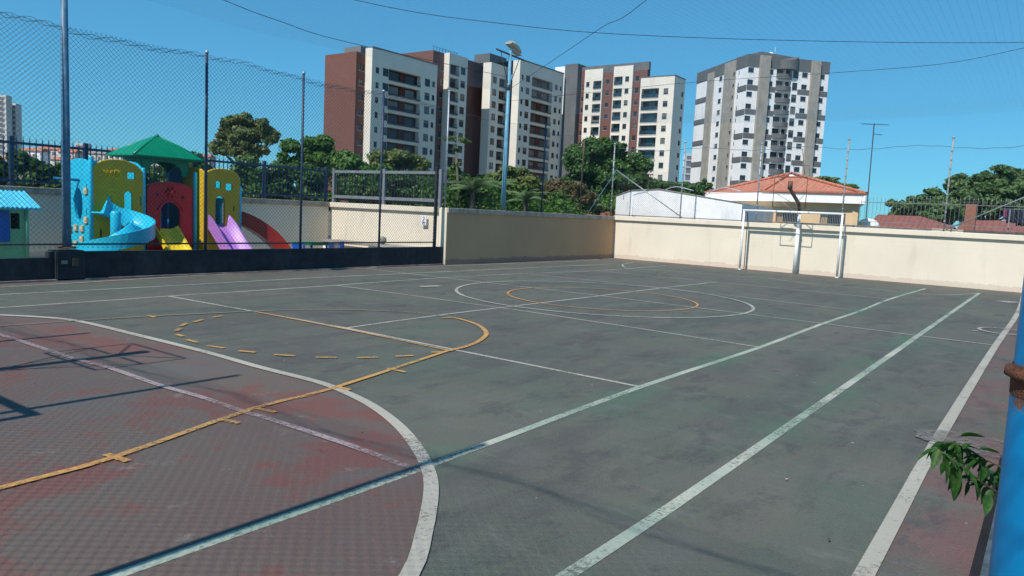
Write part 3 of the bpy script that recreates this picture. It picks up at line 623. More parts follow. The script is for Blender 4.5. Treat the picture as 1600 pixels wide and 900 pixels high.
# ------------------------------------------------------------------ lamp poles
def lamp_pole(x, y, z0, z1, rad, mt, label, head=True):
    R_ = empty('lamp_pole', (x, y, z0), label, 'lamp pole')
    m = MB(); m.tube([(x, y, z0), (x, y, z0+1.5), (x, y, z1)], [rad, rad, rad*.62], 16); m.build('pole', mt, R_)
    m = MB(); m.tube([(x, y, z0), (x, y, z0+.03)], rad*2.1, 16); m.build('base_flange', M['rust'], R_)
    if head:
        # cross arm seen at a slight tilt, two braces, one flood lamp
        a = onx(780, 77, x+.0); b = onx(817, 91, x+.0)
        c = np.array([x, y, z1-.12]); u = np.array([.12, .72, -.08])
        m = MB(); m.tube([c-u*.8, c+u*.8], .028, 6); m.build('cross_arm', M['darkmetal'], R_)
        m = MB()
        for s_ in (-1, 1): m.tube([c+u*s_*.55, np.array([x, y, z1-1.1])], .012, 5)
        m.tube([(x, y, z1-1.16), (x, y, z1-1.02)], rad*1.1, 12); m.build('arm_brace', M['darkmetal'], R_)
        hd = MB(); h0 = c+np.array([0.02, .16, .22])
        ring = []
        prof = [(-.30, .05, .13), (-.24, .10, .15), (-.12, .14, .16), (.05, .145, .14), (.2, .12, .1), (.32, .09, .05)]
        k = len(hd.v)
        for (t, hh, ww) in prof:
            for j in range(10):
                an = 2*PI*j/10; hd.v.append((h0[0]+ww*math.cos(an), h0[1]+t, h0[2]+.02+hh*math.sin(an)*(1 if math.sin(an) > 0 else .45)-t*.25))
        for i in range(len(prof)-1):
            for j in range(10): hd.f.append([k+i*10+j, k+i*10+(j+1) % 10, k+(i+1)*10+(j+1) % 10, k+(i+1)*10+j]); hd.mi.append(0); hd.sm.append(True)
        hd.f.append([k+j for j in range(10)]); hd.mi.append(0); hd.sm.append(False)
        e = k+(len(prof)-1)*10; hd.f.append([e+j for j in range(10)][::-1]); hd.mi.append(0); hd.sm.append(False)
        L_ = hd.build('lamp_head', M['lamp'], R_)
        q = MB(); q.fbox(h0+np.array([-.1, -.15, -.075]), (1, 0, 0), (0, 1, -.25), (0, 0, 1), .2, .42, .02); q.build('lamp_glass', M['framew'], L_)
    return R_
lamp_pole(-6.80, onx(786, 325, -6.8)[1], 1.58, onx(798, 82, -6.8)[2]+.05, .072, M['lblue'], 'light blue lamp pole with a beige flood lamp on top, standing on the grey wall')
lamp_pole(-6.86, -6.9, .56, 6.6, .07, M['mblue'], 'blue lamp pole on the pier of the low black wall', head=True)
# near blue pole on the right
pd = 1.15; paz = math.radians(-1.5); prad = .062
ang = math.asin(prad/pd)
BX = CAM[0]+math.sin(paz+ang)*pd; BY = CAM[1]+math.cos(paz+ang)*pd
R_ = empty('lamp_pole', (BX, BY, .12), 'thick glossy blue pole with a rusty collar close by on the right', 'pole')
m = MB(); m.tube([(BX, BY, .12), (BX, BY, 1.37), (BX, BY, 6.2)], [prad, prad, prad*.95], 40); m.build('pole', M['blue'], R_)
m = MB(); zc = 1.40
m.tube([(BX, BY, zc-.026), (BX, BY, zc-.006), (BX, BY, zc-.003), (BX, BY, zc+.006), (BX, BY, zc+.009), (BX, BY, zc+.012)], [prad+.001, prad+.0015, prad+.009, prad+.009, prad+.002, prad+.001], 40, cap=False); m.build('collar', M['rust'], R_)
m = MB(); m.tube([(BX, BY, .12), (BX, BY, .14)], .12, 24); m.build('base_flange', M['rust'], R_)

# ------------------------------------------------------------------ goals
def goal(x0, x1, y, h, sgn, label):
    R_ = empty('goal', ((x0+x1)/2, y, 0), label, 'goal', 'small white football goals')
    th = .036
    for x in (x0, x1):
        m = MB(); m.tube([(x, y, 0), (x, y, h-.05)], th, 14); m.tube([(x, y, 0), (x, y, .03)], th*1.5, 14); m.build('goal_post', M['white'], R_)
    m = MB(); m.tube([(x0-th, y, h-.05), (x1+th, y, h-.05)], th, 14); m.build('crossbar', M['white'], R_)
    for x in (x0, x1):
        m = MB(); xx = x+(.05 if x == x0 else -.05)*0
        m.tube([(x, y, h-.06), (x, y+sgn*.33, h-.12), (x, y+sgn*.42, h-.4), (x, y+sgn*.44, 0)], .014, 6); m.build('back_stay', M['rustpipe'] if x == x0 else M['white'], R_)
    return R_
GY = 12.12
goal(ony(1155.5, 421, GY)[0], ony(1307.5, 433, GY)[0], GY, 2.06, 1, 'white football goal standing against the far cream wall')
goal(-1.72, 1.42, -12.46, 2.06, -1, 'white football goal at the near end, behind the camera')
# hoop frames: pole that bends forward and carries an empty backboard frame
def hoop(xc, y, sgn, label, xp=None):
    """sgn +1: leans towards -y"""
    xp = xc if xp is None else xp
    R_ = empty('hoop_stand', (xp, y, 0), label, 'hoop stand', 'basketball hoop stands without board')
    m = MB(); m.tube([(xp, y, 0), (xp, y, 1.45)], .062, 14); m.build('pole_foot', M['white'], R_)
    m = MB(); m.tube([(xp, y, 1.45), (xp, y, 1.98)], .05, 12); m.box((xp-.05, y-.055, 1.38), (xp+.05, y+.055, 1.5)); m.build('pole_sleeve', M['white'], R_)
    yf = y-sgn*.78
    m = MB(); m.tube([(xp, y, 1.98), (xp-.02, y-sgn*.12, 2.3), (xc-.0, yf+sgn*.06, 2.7), (xc-.02, yf+sgn*.03, 2.92)], [.05, .06, .055, .045], 10); m.tube([(xc-.02, yf+sgn*.04, 2.72), (xc-.02, yf+sgn*.04, 2.98)], .075, 8); m.build('bent_arm', M['rustpipe'], R_)
    m = MB(); hw = .51
    for z in (3.10, 2.14): m.tube([(xc-hw, yf, z), (xc+hw, yf, z)], .013, 5)
    m.tube([(xc-hw, yf, 2.62), (xc-.1, yf, 2.62)], .013, 5); m.tube([(xc+.1, yf, 2.62), (xc+hw, yf, 2.62)], .013, 5)
    for s_ in (-1, 1): m.tube([(xc+s_*hw, yf, 2.14), (xc+s_*hw, yf, 3.10)], .013, 5)
    m.build('board_frame', M['rustpipe'], R_)
    m = MB()
    for s_ in (-1, 1):
        m.tube([(xc, yf+sgn*.03, 2.68), (xc+s_*.46, yf, 3.05)], .011, 5); m.tube([(xc+.0, y-sgn*.1, 2.25), (xc+s_*.5, yf, 2.62)], .011, 5); m.tube([(xp, y, 1.9), (xc+s_*.2, yf, 2.3)], .009, 5)
    m.build('frame_brace', M['lamp'], R_)
    return R_
hx = ony(1237, 290, 11.8)[0]
hoop(hx, 12.45, 1, 'white pole with a bare board frame rising behind the far goal', xp=ony(1239, 427, 12.3)[0])
h2 = hoop(-.19, -12.42, -1, 'white pole with a bare board frame at the near end of the court', xp=-.19)

# ------------------------------------------------------------------ tower blocks
WINC = {}
def window_mesh(kind, w_, h_, u, n):
    """shared mesh data for a window / balcony, local frame: centre bottom on the facade plane, u along the wall, n outward"""
    key = (kind, round(w_, 2), round(h_, 2), tuple(np.round(u, 3)), tuple(np.round(n, 3)))
    if key in WINC: return WINC[key]
    m = MB(); u = np.array([u[0], u[1], 0.]); n = np.array([n[0], n[1], 0.]); z = np.array([0, 0, 1.]); o = -u*w_/2
    if kind == 'win':
        t = .07
        m.fbox(o-n*.14, u, z, n, t, h_, .06, 0); m.fbox(o+u*(w_-t)-n*.14, u, z, n, t, h_, .06, 0)
        m.fbox(o+u*t-n*.14, u, z, n, w_-2*t, t, .06, 0); m.fbox(o+u*t+z*(h_-t)-n*.14, u, z, n, w_-2*t, t, .06, 0)
        m.fbox(o+u*(w_/2-.03)+z*t-n*.135, u, z, n, .06, h_-2*t, .05, 0)
        m.fbox(o-n*.17, u, z, n, w_, h_, .02, 1)
        m.fbox(o-u*.08-z*.07+n*.002, u, z, n, w_+.16, .07, .07, 2)
        mats = [M['frame'], M['glass'], M['slab']]
    elif kind == 'balc':
        dp = 1.1
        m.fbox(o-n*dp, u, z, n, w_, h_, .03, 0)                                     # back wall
        m.fbox(o+u*w_*.06-n*(dp-.05), u, z, n, w_*.34, h_*.86, .03, 1)               # glazed door
        m.fbox(o+u*w_*.62-n*(dp-.05), u, z, n, w_*.28, h_*.86, .03, 1)
        m.fbox(o+u*w_*.44-n*(dp-.06), u, z, n, w_*.14, h_, .06, 3)
        m.fbox(o+n*.002, u, z, n, w_, .10, .12, 2)                                   # slab nose
        m.fbox(o-n*.06+z*.14, u, z, n, w_, .3, .03, 5); m.fbox(o+n*.02+z*1.0, u, z, n, w_, .05, .05, 5)
        for k in range(5): m.fbox(o+u*((w_-.04)*k/4)+n*.062+z*.1, u, z, n, .04, .92, .03, 5)
        mats = [M['balcd'], M['dglass'], M['slab'], M['terr'], M['glassb'], M['frame']]
    elif kind == 'balo':                                                             # bright open balcony with tinted doors
        dp = 1.2
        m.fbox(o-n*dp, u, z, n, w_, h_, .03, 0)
        m.fbox(o+u*w_*.34-n*(dp-.05), u, z, n, w_*.36, h_*.9, .03, 1)
        m.fbox(o+n*.002, u, z, n, w_, .10, .10, 2); m.fbox(o+n*.03+z*.98, u, z, n, w_, .05, .05, 3); m.fbox(o+n*.03+z*.14, u, z, n, w_, .8, .02, 3)
        mats = [M['balcm'], M['glassg'], M['slab'], M['glassb']]
    elif kind == 'curved':                                                           # solid grey rounded parapet
        dp = 1.3
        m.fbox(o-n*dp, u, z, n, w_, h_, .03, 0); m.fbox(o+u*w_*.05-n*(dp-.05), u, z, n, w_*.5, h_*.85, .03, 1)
        m.fbox(o+u*w_*.58-n*dp, u, z, n, .12, h_, dp-.1, 3)
        N = 8; pts = [o+u*w_*i/N+n*(.02+.75*math.sin(PI*i/N)**.7) for i in range(N+1)]
        k = len(m.v)
        for p in pts: m.v += [tuple(p-z*.25), tuple(p+z*.95)]
        for p in pts: m.v += [tuple(p-z*.25-n*.14), tuple(p+z*.95-n*.14)]
        q = k+2*(N+1)
        for i in range(N):
            for f in ([k+2*i, k+2*i+2, k+2*i+3, k+2*i+1], [q+2*i, q+2*i+1, q+2*i+3, q+2*i+2], [k+2*i+1, k+2*i+3, q+2*i+3, q+2*i+1], [k+2*i, q+2*i, q+2*i+2, k+2*i+2]): m.f.append(f); m.mi.append(2); m.sm.append(True)
        m.f.append([k+2*i for i in range(N+1)]); m.mi.append(2); m.sm.append(False)
        mats = [M['balcd'], M['dglass'], M['bgreyd'], M['bwhite']]
    me = bpy.data.meshes.new({'win': 'window', 'balc': 'balcony', 'balo': 'balcony', 'curved': 'balcony'}[kind])
    me.from_pydata(m.v, [], m.f); [me.materials.append(q) for q in mats]; me.polygons.foreach_set('material_index', m.mi); me.update()
    WINC[key] = me; return me
def facade(root, wallmb, mi, a, b, z0, z1, holes, depth=.17, flip=False):
    """wall from a to b, outward normal to the right of a->b; holes = (u0,u1,za,zb,kind)"""
    a = np.array([a[0], a[1], 0.]); b = np.array([b[0], b[1], 0.]); d = b-a; Ln = np.linalg.norm(d); u = d/Ln; n = np.array([u[1], -u[0], 0.]); z = np.array([0, 0, 1.])
    us = sorted({0.0, Ln}|{round(h[0], 4) for h in holes}|{round(h[1], 4) for h in holes}); zs = sorted({z0, z1}|{round(h[2], 4) for h in holes}|{round(h[3], 4) for h in holes})
    P = lambda uu, zz, nn=0.0: a+u*uu+z*zz+n*nn
    for i in range(len(us)-1):
        for j in range(len(zs)-1):
            uc, zc_ = (us[i]+us[i+1])/2, (zs[j]+zs[j+1])/2
            if any(h[0] < uc < h[1] and h[2] < zc_ < h[3] for h in holes): continue
            wallmb.add([P(us[i], zs[j]), P(us[i+1], zs[j]), P(us[i+1], zs[j+1]), P(us[i], zs[j+1])], [(0, 1, 2, 3)], mi)
    off = np.array(worg(root))
    for (u0, u1, za, zb, kind) in holes:
        dp = {'win': .18, 'balc': 1.12, 'balo': 1.22, 'curved': 1.32}[kind]
        for (p, q, r_, s_) in (((u0, za), (u0, zb), 0, 0), ((u1, zb), (u1, za), 0, 0), ((u0, zb), (u1, zb), 0, 0), ((u1, za), (u0, za), 0, 0)):
            wallmb.add([P(*p), P(*q), P(*q, -dp), P(*p, -dp)], [(0, 1, 2, 3)], mi)
        me = window_mesh(kind, u1-u0, zb-za, u, n)
        o = bpy.data.objects.new(me.name, me); COL.objects.link(o); o.parent = root
        o.location = Vector(P((u0+u1)/2, za)-off)
def cols(spec, ztop, nf, fh=3.0):
    """spec: list of (u0,u1,dz_bottom,height,kind); one per floor, top floor's slab at ztop-fh"""
    H = []
    for f in range(nf):
        for (u0, u1, zb, h, k) in spec:
            za = ztop-fh*(f+1)+zb
            if za < .3: continue
            H.append((u0, u1, za, za+h, k))
    return H
def tall(root, name, mats, faces_, roof, label=None):
    m = MB()
    for (mi, a, b, z0, z1, holes) in faces_: facade(root, m, mi, a, b, z0, z1, holes)
    for (poly, z, mi) in roof: m.add([(p[0], p[1], z) for p in poly], [list(range(len(poly)))], mi)
    return m.build(name, mats, root, label)
def xy(p): return (float(p[0]), float(p[1]))
# --- block 1: red brown end + cream face running away to the right
K1 = at(582, 80, 152.); X1 = K1[0]; Y1 = K1[1]
z1t = at(582, 74, 152.)[2]; y1e = onx(684, 100, X1)[1]; XB = ony(571, 90, Y1)[0]; yb = onx(557, 90, XB)[1]; xl = ony(508, 90, yb)[0]
zb_t = onx(557, 80, XB)[2]
R_ = empty('apartment_building', (X1, Y1, 0), 'leftmost apartment tower with a plain red brown end wall and cream balcony side', 'building')
Lf = y1e-Y1; top1 = z1t-2.9
spec = [(Lf*.055, Lf*.055+.9, 1.0, 1.2, 'win'), (Lf*.155, Lf*.155+1.65, .8, 1.6, 'win'), (Lf*.24, Lf*.73, .1, 2.45, 'balc'), (Lf*.8, Lf*.8+1.65, .8, 1.6, 'win'), (Lf*.92, Lf*.92+.9, 1.0, 1.2, 'win')]
xback = xl
tall(R_, 'wall', [M['bcream'], M['bbrick']], [
 (0, (X1, Y1), (X1, y1e), 0, z1t, cols(spec, top1, 10)),
 (0, (XB, Y1), (X1, Y1), 0, z1t, []),
 (1, (XB, yb), (XB, Y1), 0, zb_t, cols([((Y1-yb)*.3, (Y1-yb)*.3+1.3, .9, 1.3, 'win')], top1+.3, 10)),
 (1, (xl, yb), (XB, yb), 0, zb_t, []),
 (1, (xl, y1e), (xl, yb), 0, zb_t, []), (0, (X1, y1e), (xl, y1e), 0, z1t-.3, [])],
 [([(XB, yb), (XB, y1e), (xl, y1e), (xl, yb)], zb_t-.01, 1), ([(X1, Y1), (X1, y1e), (XB, y1e), (XB, Y1)], z1t-.01, 0)])
m = MB(); m.box((X1-.35, Y1, z1t), (X1+.12, y1e, z1t+.25)); m.build('roof_edge', M['bgrey'], R_)
m = MB(); c = onx(545, 72, XB-4); m.box((XB-6, yb+2, zb_t), (XB-1.0, yb+9, zb_t+1.6)); m.build('roof_tank', M['bgrey'], R_)
# --- block 2: narrow cream bay in front of a red brown block
y2 = onx(702, 100, X1)[1]; y2e = onx(731, 100, X1)[1]; z2t = onx(702, 82, X1)[2]
R_ = empty('apartment_building', (X1, y2, 0), 'apartment tower second from left, narrow cream bay between dark brick walls', 'building')
XS = ony(693, 100, y2)[0]; XD = X1-5.2; XN = X1-1.6; y2c = y1e+.15; ye2 = onx(763, 100, XD)[1]
L2 = y2e-y2; zbr = onx(690, 82, X1-1.6)[2]
zd = onx(740, 96, XD)[2]
hD = cols([(ye2-y2e-1.9, ye2-y2e-.7, .9, 1.3, 'win')], zd-1.5, 11)
tall(R_, 'wall', [M['bcream'], M['bbrick'], M['bgreyd']], [
 (0, (X1, y2), (X1, y2e), 0, z2t, cols([(L2*.06, L2*.54, .1, 2.45, 'balc'), (L2*.64, L2*.64+1.65, .8, 1.6, 'win')], z2t-1.9, 11)),
 (0, (XS, y2), (X1, y2), 0, z2t, []),
 (1, (XN, y2c), (XN, y2), 0, zbr, cols([(2.6, 3.8, .9, 1.3, 'win')], zbr-2, 11)), (1, (XS, y2-.01), (XS, y2), 0, z2t, []),
 (1, (XD, y2e), (XD, ye2), 0, zd, hD), (0, (X1, y2e), (XD, y2e), 0, z2t, []),
 (1, (XD-14, y2c), (XN, y2c), 0, zbr, []), (1, (XD, ye2), (XD-14, ye2), 0, zd, []), (1, (XD-14, ye2), (XD-14, y2c), 0, zd, [])],
 [([(X1, y2), (X1, y2e), (XD, y2e), (XD, y2)], z2t-.01, 2), ([(XN, y2c), (XN, y2), (XD, y2), (XD, y2e), (XD-14, y2e), (XD-14, y2c)], zbr-.01, 2), ([(XD, y2e), (XD, ye2), (XD-14, ye2), (XD-14, y2e)], zd-.01, 2)])
m = MB()
for i in range(9): m.tube([(XN-.4, y2c+.5+i*1.0, zbr), (XN-.4, y2c+.5+i*1.0, zbr+1.0)], .05, 4)
m.tube([(XN-.4, y2c, zbr+1.0), (XN-.4, y2c+9, zbr+1.0)], .05, 4); m.build('roof_railing', M['darkmetal'], R_)
# --- block 3: two cream bays, behind the lamp pole
K3 = at(813, 100, 186.); X3 = K3[0]; y3 = K3[1]; y3e = onx(882, 100, X3)[1]; z3t = onx(815, 94, X3)[2]
R_ = empty('apartment_building', (X3, y3, 0), 'middle apartment tower with a wide cream balcony face behind the lamp pole', 'building')
X3s = ony(802, 100, y3)[0]
xa = X1; ya = onx(768, 100, xa)[1]; yae = onx(797, 100, xa)[1]; za = onx(768, 97, xa)[2]; Xas = ony(763, 100, ya)[0]; La = yae-ya; L3 = y3e-y3
XR = xa-4
yr_e = y3
tall(R_, 'wall', [M['bcream'], M['bbrick'], M['bgreyd']], [
 (0, (xa, ya), (xa, yae), 0, za, cols([(La*.1, La*.1+1.65, .8, 1.6, 'win'), (La*.46, La*.9, .12, 2.3, 'balc')], za-2.6, 11)),
 (0, (Xas-1.5, ya), (xa, ya), 0, za, []), (1, (XR, ye2), (XR, y3), 0, za+1, cols([(6., 7.2, .9, 1.3, 'win')], za-1, 11)), (0, (xa, yae), (XR, yae), 0, za, []),
 (0, (X3s, y3), (X3, y3), 0, z3t, []),
 (0, (X3, y3), (X3, y3e), 0, z3t, cols([(L3*.04, L3*.04+.9, 1.0, 1.2, 'win'), (L3*.14, L3*.14+1.65, .8, 1.6, 'win'), (L3*.27, L3*.74, .1, 2.45, 'balc'), (L3*.8, L3*.8+1.3, .9, 1.4, 'win'), (L3*.92, L3*.92+.9, 1.0, 1.2, 'win')], z3t-2.6, 12)),
 (0, (X3, y3e), (X3-14, y3e), 0, z3t, []), (2, (X3-14, y3e), (X3-14, ye2), 0, za, []), (1, (XR-8, ye2), (XR, ye2), 0, za+1, []), (1, (X3s, y3-.01), (X3s, y3+.5), 0, z3t, [])],
 [([(xa, ya), (xa, yae), (XR, yae), (XR, ya)], za-.01, 2), ([(X3, y3), (X3, y3e), (X3-14, y3e), (X3-14, y3)], z3t-.01, 2), ([(XR, ye2), (XR, y3), (XR-8, y3), (XR-8, ye2)], za+.99, 2)])
m = MB(); c = onx(785, 92, xa-3); m.box((xa-8, ya+3, za), (xa-3, ya+10, za+3.0)); m.build('roof_tank', M['bgreyd'], R_)
m = MB(); m.box((X3-.3, y3, z3t), (X3+.12, y3e, z3t+.3)); m.build('roof_edge', M['bgrey'], R_)
# --- block 4: sunlit, facing the court
K4 = at(930, 110, 199.); Y4 = K4[1]
def x4(px, yy=None): return float(ony(px, 100, Y4 if yy is None else yy)[0])
R_ = empty('apartment_building', (x4(930), Y4, 0), 'sunlit apartment tower with cream and red brown stripes and open balconies', 'building')
xs = {k: x4(k) for k in (887, 907, 915, 943, 960, 990, 1003)}
YP = Y4-2.6; x5 = x4(1003, YP); x6 = x4(1056, YP); y6 = onx(1073, 100, x6)[1]
ztg = ony(888, 102, Y4)[2]; ztc = ony(930, 108, Y4)[2]; zt2 = ony(975, 103, Y4)[2]; zt3 = ony(1030, 120, YP)[2]; ztop4 = ony(1000, 96, Y4)[2]
t4 = ztc-2.4; fh = 3.02
W = lambda a, b, k='win': None
Lc = xs[943]-xs[915]; Ld = xs[990]-xs[960]; Le = x6-x5
Yb4 = Y4+.9
faces_ = [
 (2, (xs[887], Y4-1.2), (xs[907], Y4-1.2), 0, ztg, []), (2, (xs[907], Y4-1.2), (xs[907], Yb4), 0, ztg, []), (2, (xs[887], Y4+14), (xs[887], Y4-1.2), 0, ztg, []),
 (1, (xs[907], Yb4), (xs[915], Yb4), 0, ztc, cols([(.35, 1.2, .9, 1.2, 'win')], t4-.6, 12, fh)),
 (0, (xs[915], Y4), (xs[943], Y4), 0, ztc, cols([(Lc*.1, Lc*.1+1.0, .9, 1.3, 'win'), (Lc*.5, Lc*.95, .12, 2.2, 'balo')], t4, 12, fh)), (0, (xs[915], Yb4), (xs[915], Y4), 0, ztc, []), (0, (xs[943], Y4), (xs[943], Yb4), 0, ztc, []),
 (1, (xs[943], Yb4), (xs[960], Yb4), 0, ztop4-2, cols([(.6, 1.6, 1.0, 1.1, 'win')], t4+.5, 12, fh)),
 (0, (xs[960], Y4), (xs[990], Y4), 0, zt2, cols([(Ld*.04, Ld*.48, .12, 2.2, 'balo'), (Ld*.62, Ld*.62+1.1, .9, 1.3, 'win')], t4+.7, 12, fh)), (0, (xs[960], Yb4), (xs[960], Y4), 0, zt2, []), (0, (xs[990], Y4), (xs[990], Yb4), 0, zt2, []),
 (1, (xs[990], Yb4), (x5, Yb4), 0, ztop4-2, cols([(.4, 1.4, .9, 1.3, 'win')], t4+.8, 12, fh)), (0, (x5, Yb4), (x5, YP), 0, zt3, []),
 (0, (x5, YP), (x6, YP), 0, zt3, cols([(Le*.05, Le*.56, .1, 2.4, 'balo'), (Le*.7, Le*.7+1.25, .9, 1.4, 'win')], zt3-2.2, 12, fh)),
 (0, (x6, YP), (x6, y6), 0, zt3, cols([((y6-YP)*.7, (y6-YP)*.7+1.2, .9, 1.2, 'win')], zt3-2.2, 12, fh)),
 (0, (x6, y6), (xs[887], y6), 0, zt3, []),
 (2, (xs[907]+.01, Yb4+.01), (x4(1012), Yb4+.01), ztc-1, ztop4, []), (2, (x4(1012), Yb4+.01), (x4(1012), y6-2), zt3-.5, ztop4, []), (2, (x4(1012), y6-2), (xs[907], y6-2), zt3-.5, ztop4, [])]
tall(R_, 'wall', [M['bcream'], M['bbrick'], M['bgreyd']], faces_, [([(x5, YP), (x6, YP), (x6, y6), (x5, y6)], zt3-.01, 2), ([(xs[907], Yb4), (x4(1012), Yb4), (x4(1012), y6-2), (xs[907], y6-2)], ztop4-.01, 2), ([(xs[915], Y4), (xs[943], Y4), (xs[943], Yb4), (xs[915], Yb4)], ztc-.01, 0), ([(xs[960], Y4), (xs[990], Y4), (xs[990], Yb4), (xs[960], Yb4)], zt2-.01, 0), ([(xs[887], Y4-1.2), (xs[907], Y4-1.2), (xs[907], Y4+14), (xs[887], Y4+14)], ztg-.01, 2)])
m = MB(); c0_ = x4(868, Y4+6); m.box((c0_, Y4+6, 0), (x4(890, Y4+6), Y4+16, ony(880, 104, Y4+6)[2])); m.build('stair_tower', M['bwhite'], R_)
m = MB(); m.box((x5-.02, YP-.06, zt3), (x6+.1, y6, zt3+.25)); m.build('roof_edge', M['bgreyd'], R_)
m = MB(); bz = ony(1020, 277, YP)[2]; rr_ = random.Random(3); bx0, bx1 = x5+Le*.04, x5+Le*.56
for i in range(14):
    xx = bx0+(bx1-bx0)*i/14; m.fbox((xx, YP-.25, bz-.3-.6*rr_.random()), (1, 0, 0), (0, 0, 1), (0, -1, .1), (bx1-bx0)/14*.9, 1.1+.5*rr_.random(), .04, i % 2)
tag(centre(m.build('balcony_banner', [M['pinkcloth'], M['paper']])), 'pink and white banner hung over a low balcony of the striped tower', 'banner')
# --- distant block between the towers
zf = 420.
def farblock(x0, x1, ytop, Z, label, mt, nstrip, seed=0, depth=5, wm='farw'):
    a = at(x0, 300, Z); b = at(x1, 300, Z); t = at((x0+x1)/2, ytop, Z)[2]
    R_ = empty('apartment_building', (a[0], a[1], 0), label, 'building')
    d = b-a; d[2] = 0; Ln = np.linalg.norm(d); u = d/Ln; n = np.array([u[1], -u[0], 0]); m = MB()
    m.fbox((a[0], a[1], 0), u, (0, 0, 1), -n, Ln, t, depth); m.build('wall', mt, R_)
    for k in range(nstrip):
        zz = t-2.6-3*k
        if zz < 1: break
        m = MB(); q = max(2, int(Ln/3.2))
        m.fbox(np.array([a[0], a[1], zz])+u*(Ln*.06)+n*.003, u, (0, 0, 1), n, Ln*.84, 1.5, .12)
        m.build('window_strip', M[wm], R_)
        m = MB(); m.fbox(np.array([a[0], a[1], zz-.75])+n*.12, u, (0, 0, 1), n, Ln*.8, .3, .5); m.build('balcony_row', M['slab'], R_)
farblock(1068, 1086, 240, 330., 'distant pale building glimpsed between the two tower groups', mat('bluish far render', (.5, .55, .58), .8), 12)
m = MB()
farblock(-14, 12, 150, 420., 'distant pale tower at the far left beyond the railing', M['far'], 26)
farblock(13, 27, 163, 428., 'slimmer distant block beside the far left tower', M['far'], 22)
farblock(118, 134, 224, 330., 'small distant cream block seen beside the blue lamp pole', M['far'], 6)
# --- right tower (grey banded, rotated)
Z5 = 190.; P0 = at(1169, 100, Z5)
rv = np.array([RV[0], RV[1], 0]); rv /= np.linalg.norm(rv); fvh = np.array([FV[0], FV[1], 0]); fvh /= np.linalg.norm(fvh)
u5 = rv*.977+fvh*.213; u5 /= np.linalg.norm(u5); n5 = np.array([u5[1], -u5[0], 0]); v5 = -n5
def on5(px, py, c=0.0): # on front plane offset c outward
    q = P0+n5*c; return _pl(px, py, n5, n5@q)
def s5(px, c=0.0): return float((on5(px, 105, c)-P0)@u5)
zt5 = on5(1180, 94)[2]
R_ = empty('apartment_building', (P0[0], P0[1], 0), 'white tower with dark grey bands, raw concrete columns and curved balconies', 'building')
PT = lambda s, d=0.0: tuple((P0+u5*s-n5*d)[:2])     # s along the front, d depth behind it
E_ = {k: s5(k) for k in (1146, 1158, 1181, 1193, 1211, 1238, 1247, 1258, 1275, 1291)}
s0, s1, s2, s3, s4, s4b, s5_, s6, s7 = s5(1169), s5(1187), s5(1201), s5(1214), s5(1240), s5(1249), s5(1268), s5(1280), s5(1296)
fh5 = 3.02; top5 = zt5-3.0
def wcol(c, w_=1.5, h_=1.25): return (c-w_/2, c+w_/2, .9, h_, 'win')
fl = []; bands = MB(); nfl = 13
def panel_face(a_s, b_s, d0, centres, kind='win', w_=1.6):
    L_ = b_s-a_s; fl.append((0, PT(a_s, d0), PT(b_s, d0), 0, zt5, cols([wcol(c-a_s, w_) for c in centres], top5+2.0, nfl, fh5)))
def band(a_s, b_s, d0, k, h=1.25):
    zz = top5+2.0-fh5*k-h*.35
    b1 = MB(); b1.fbox(np.array([*PT(a_s, d0), zz])+n5*.02, u5, (0, 0, 1), n5, b_s-a_s, h, .08); b1.build('grey_band', M['bgreyd'], R_)
panel_face(s0, s1-.15, 0, [s5(1174)])
panel_face(s2+.1, s3, 0, [s5(1205)])
panel_face(s4b, s5_-.15, 0, [s5(1259)])
panel_face(s6+.1, s7, 0, [s5(1286)])
# recess with curved balconies
fl.append((0, PT(s3, 0), PT(s4b, 0), 0, zt5, cols([(.05, s4b-s3-1.9, .3, 2.35, 'curved'), (s4b-s3-1.6, s4b-s3-.1, .5, 1.9, 'win')], top5+2.0, nfl, fh5)))
# side faces
def back5(px, off=0): # depth on the left side plane through P(s0)
    q = np.array([*PT(s0+off), 0.]); n = u5; p = _pl(px, 120, n, n@q); return float((p-q)@(-n5))
dA = back5(1150); dB = back5(1133); dC = back5(1117); dD = back5(1107); dE = back5(1092)
DM = dE+1
fl += [(0, PT(s0, dA), PT(s0, 0), 0, zt5, cols([(1.2, 1.7, 1.0, .9, 'win')], top5+2.0, nfl, fh5)),
 (1, PT(s0-.35, dB), PT(s0-.35, dA), 0, zt5+1.0, cols([((dB-dA)*.84, (dB-dA)*.84+.8, 1, .9, 'win')], top5+2, nfl, fh5)), (1, PT(s0-.35, dA), PT(s0, dA), 0, zt5+1.0, []), (1, PT(s0, dB), PT(s0-.35, dB), 0, zt5+1.0, []),
 (0, PT(s0, dC), PT(s0, dB), 0, zt5, cols([((dC-dB)*.45, (dC-dB)*.45+1.7, .9, 1.25, 'win')], top5+2, nfl, fh5)),
 (1, PT(s0-.3, dD), PT(s0-.3, dC), 0, zt5, []), (1, PT(s0-.3, dC), PT(s0, dC), 0, zt5, []),
 (0, PT(s0, dE+.8), PT(s0, dD), 0, zt5, []),
 (0, PT(s7, 0), PT(s7, DM), 0, zt5, []), (0, PT(s7, DM), PT(s0, DM), 0, zt5, [])]
tall(R_, 'wall', [M['bwhite'], M['bconc']], fl, [([PT(s0), PT(s7), PT(s7, DM), PT(s0, DM)], zt5-.01, 1)])
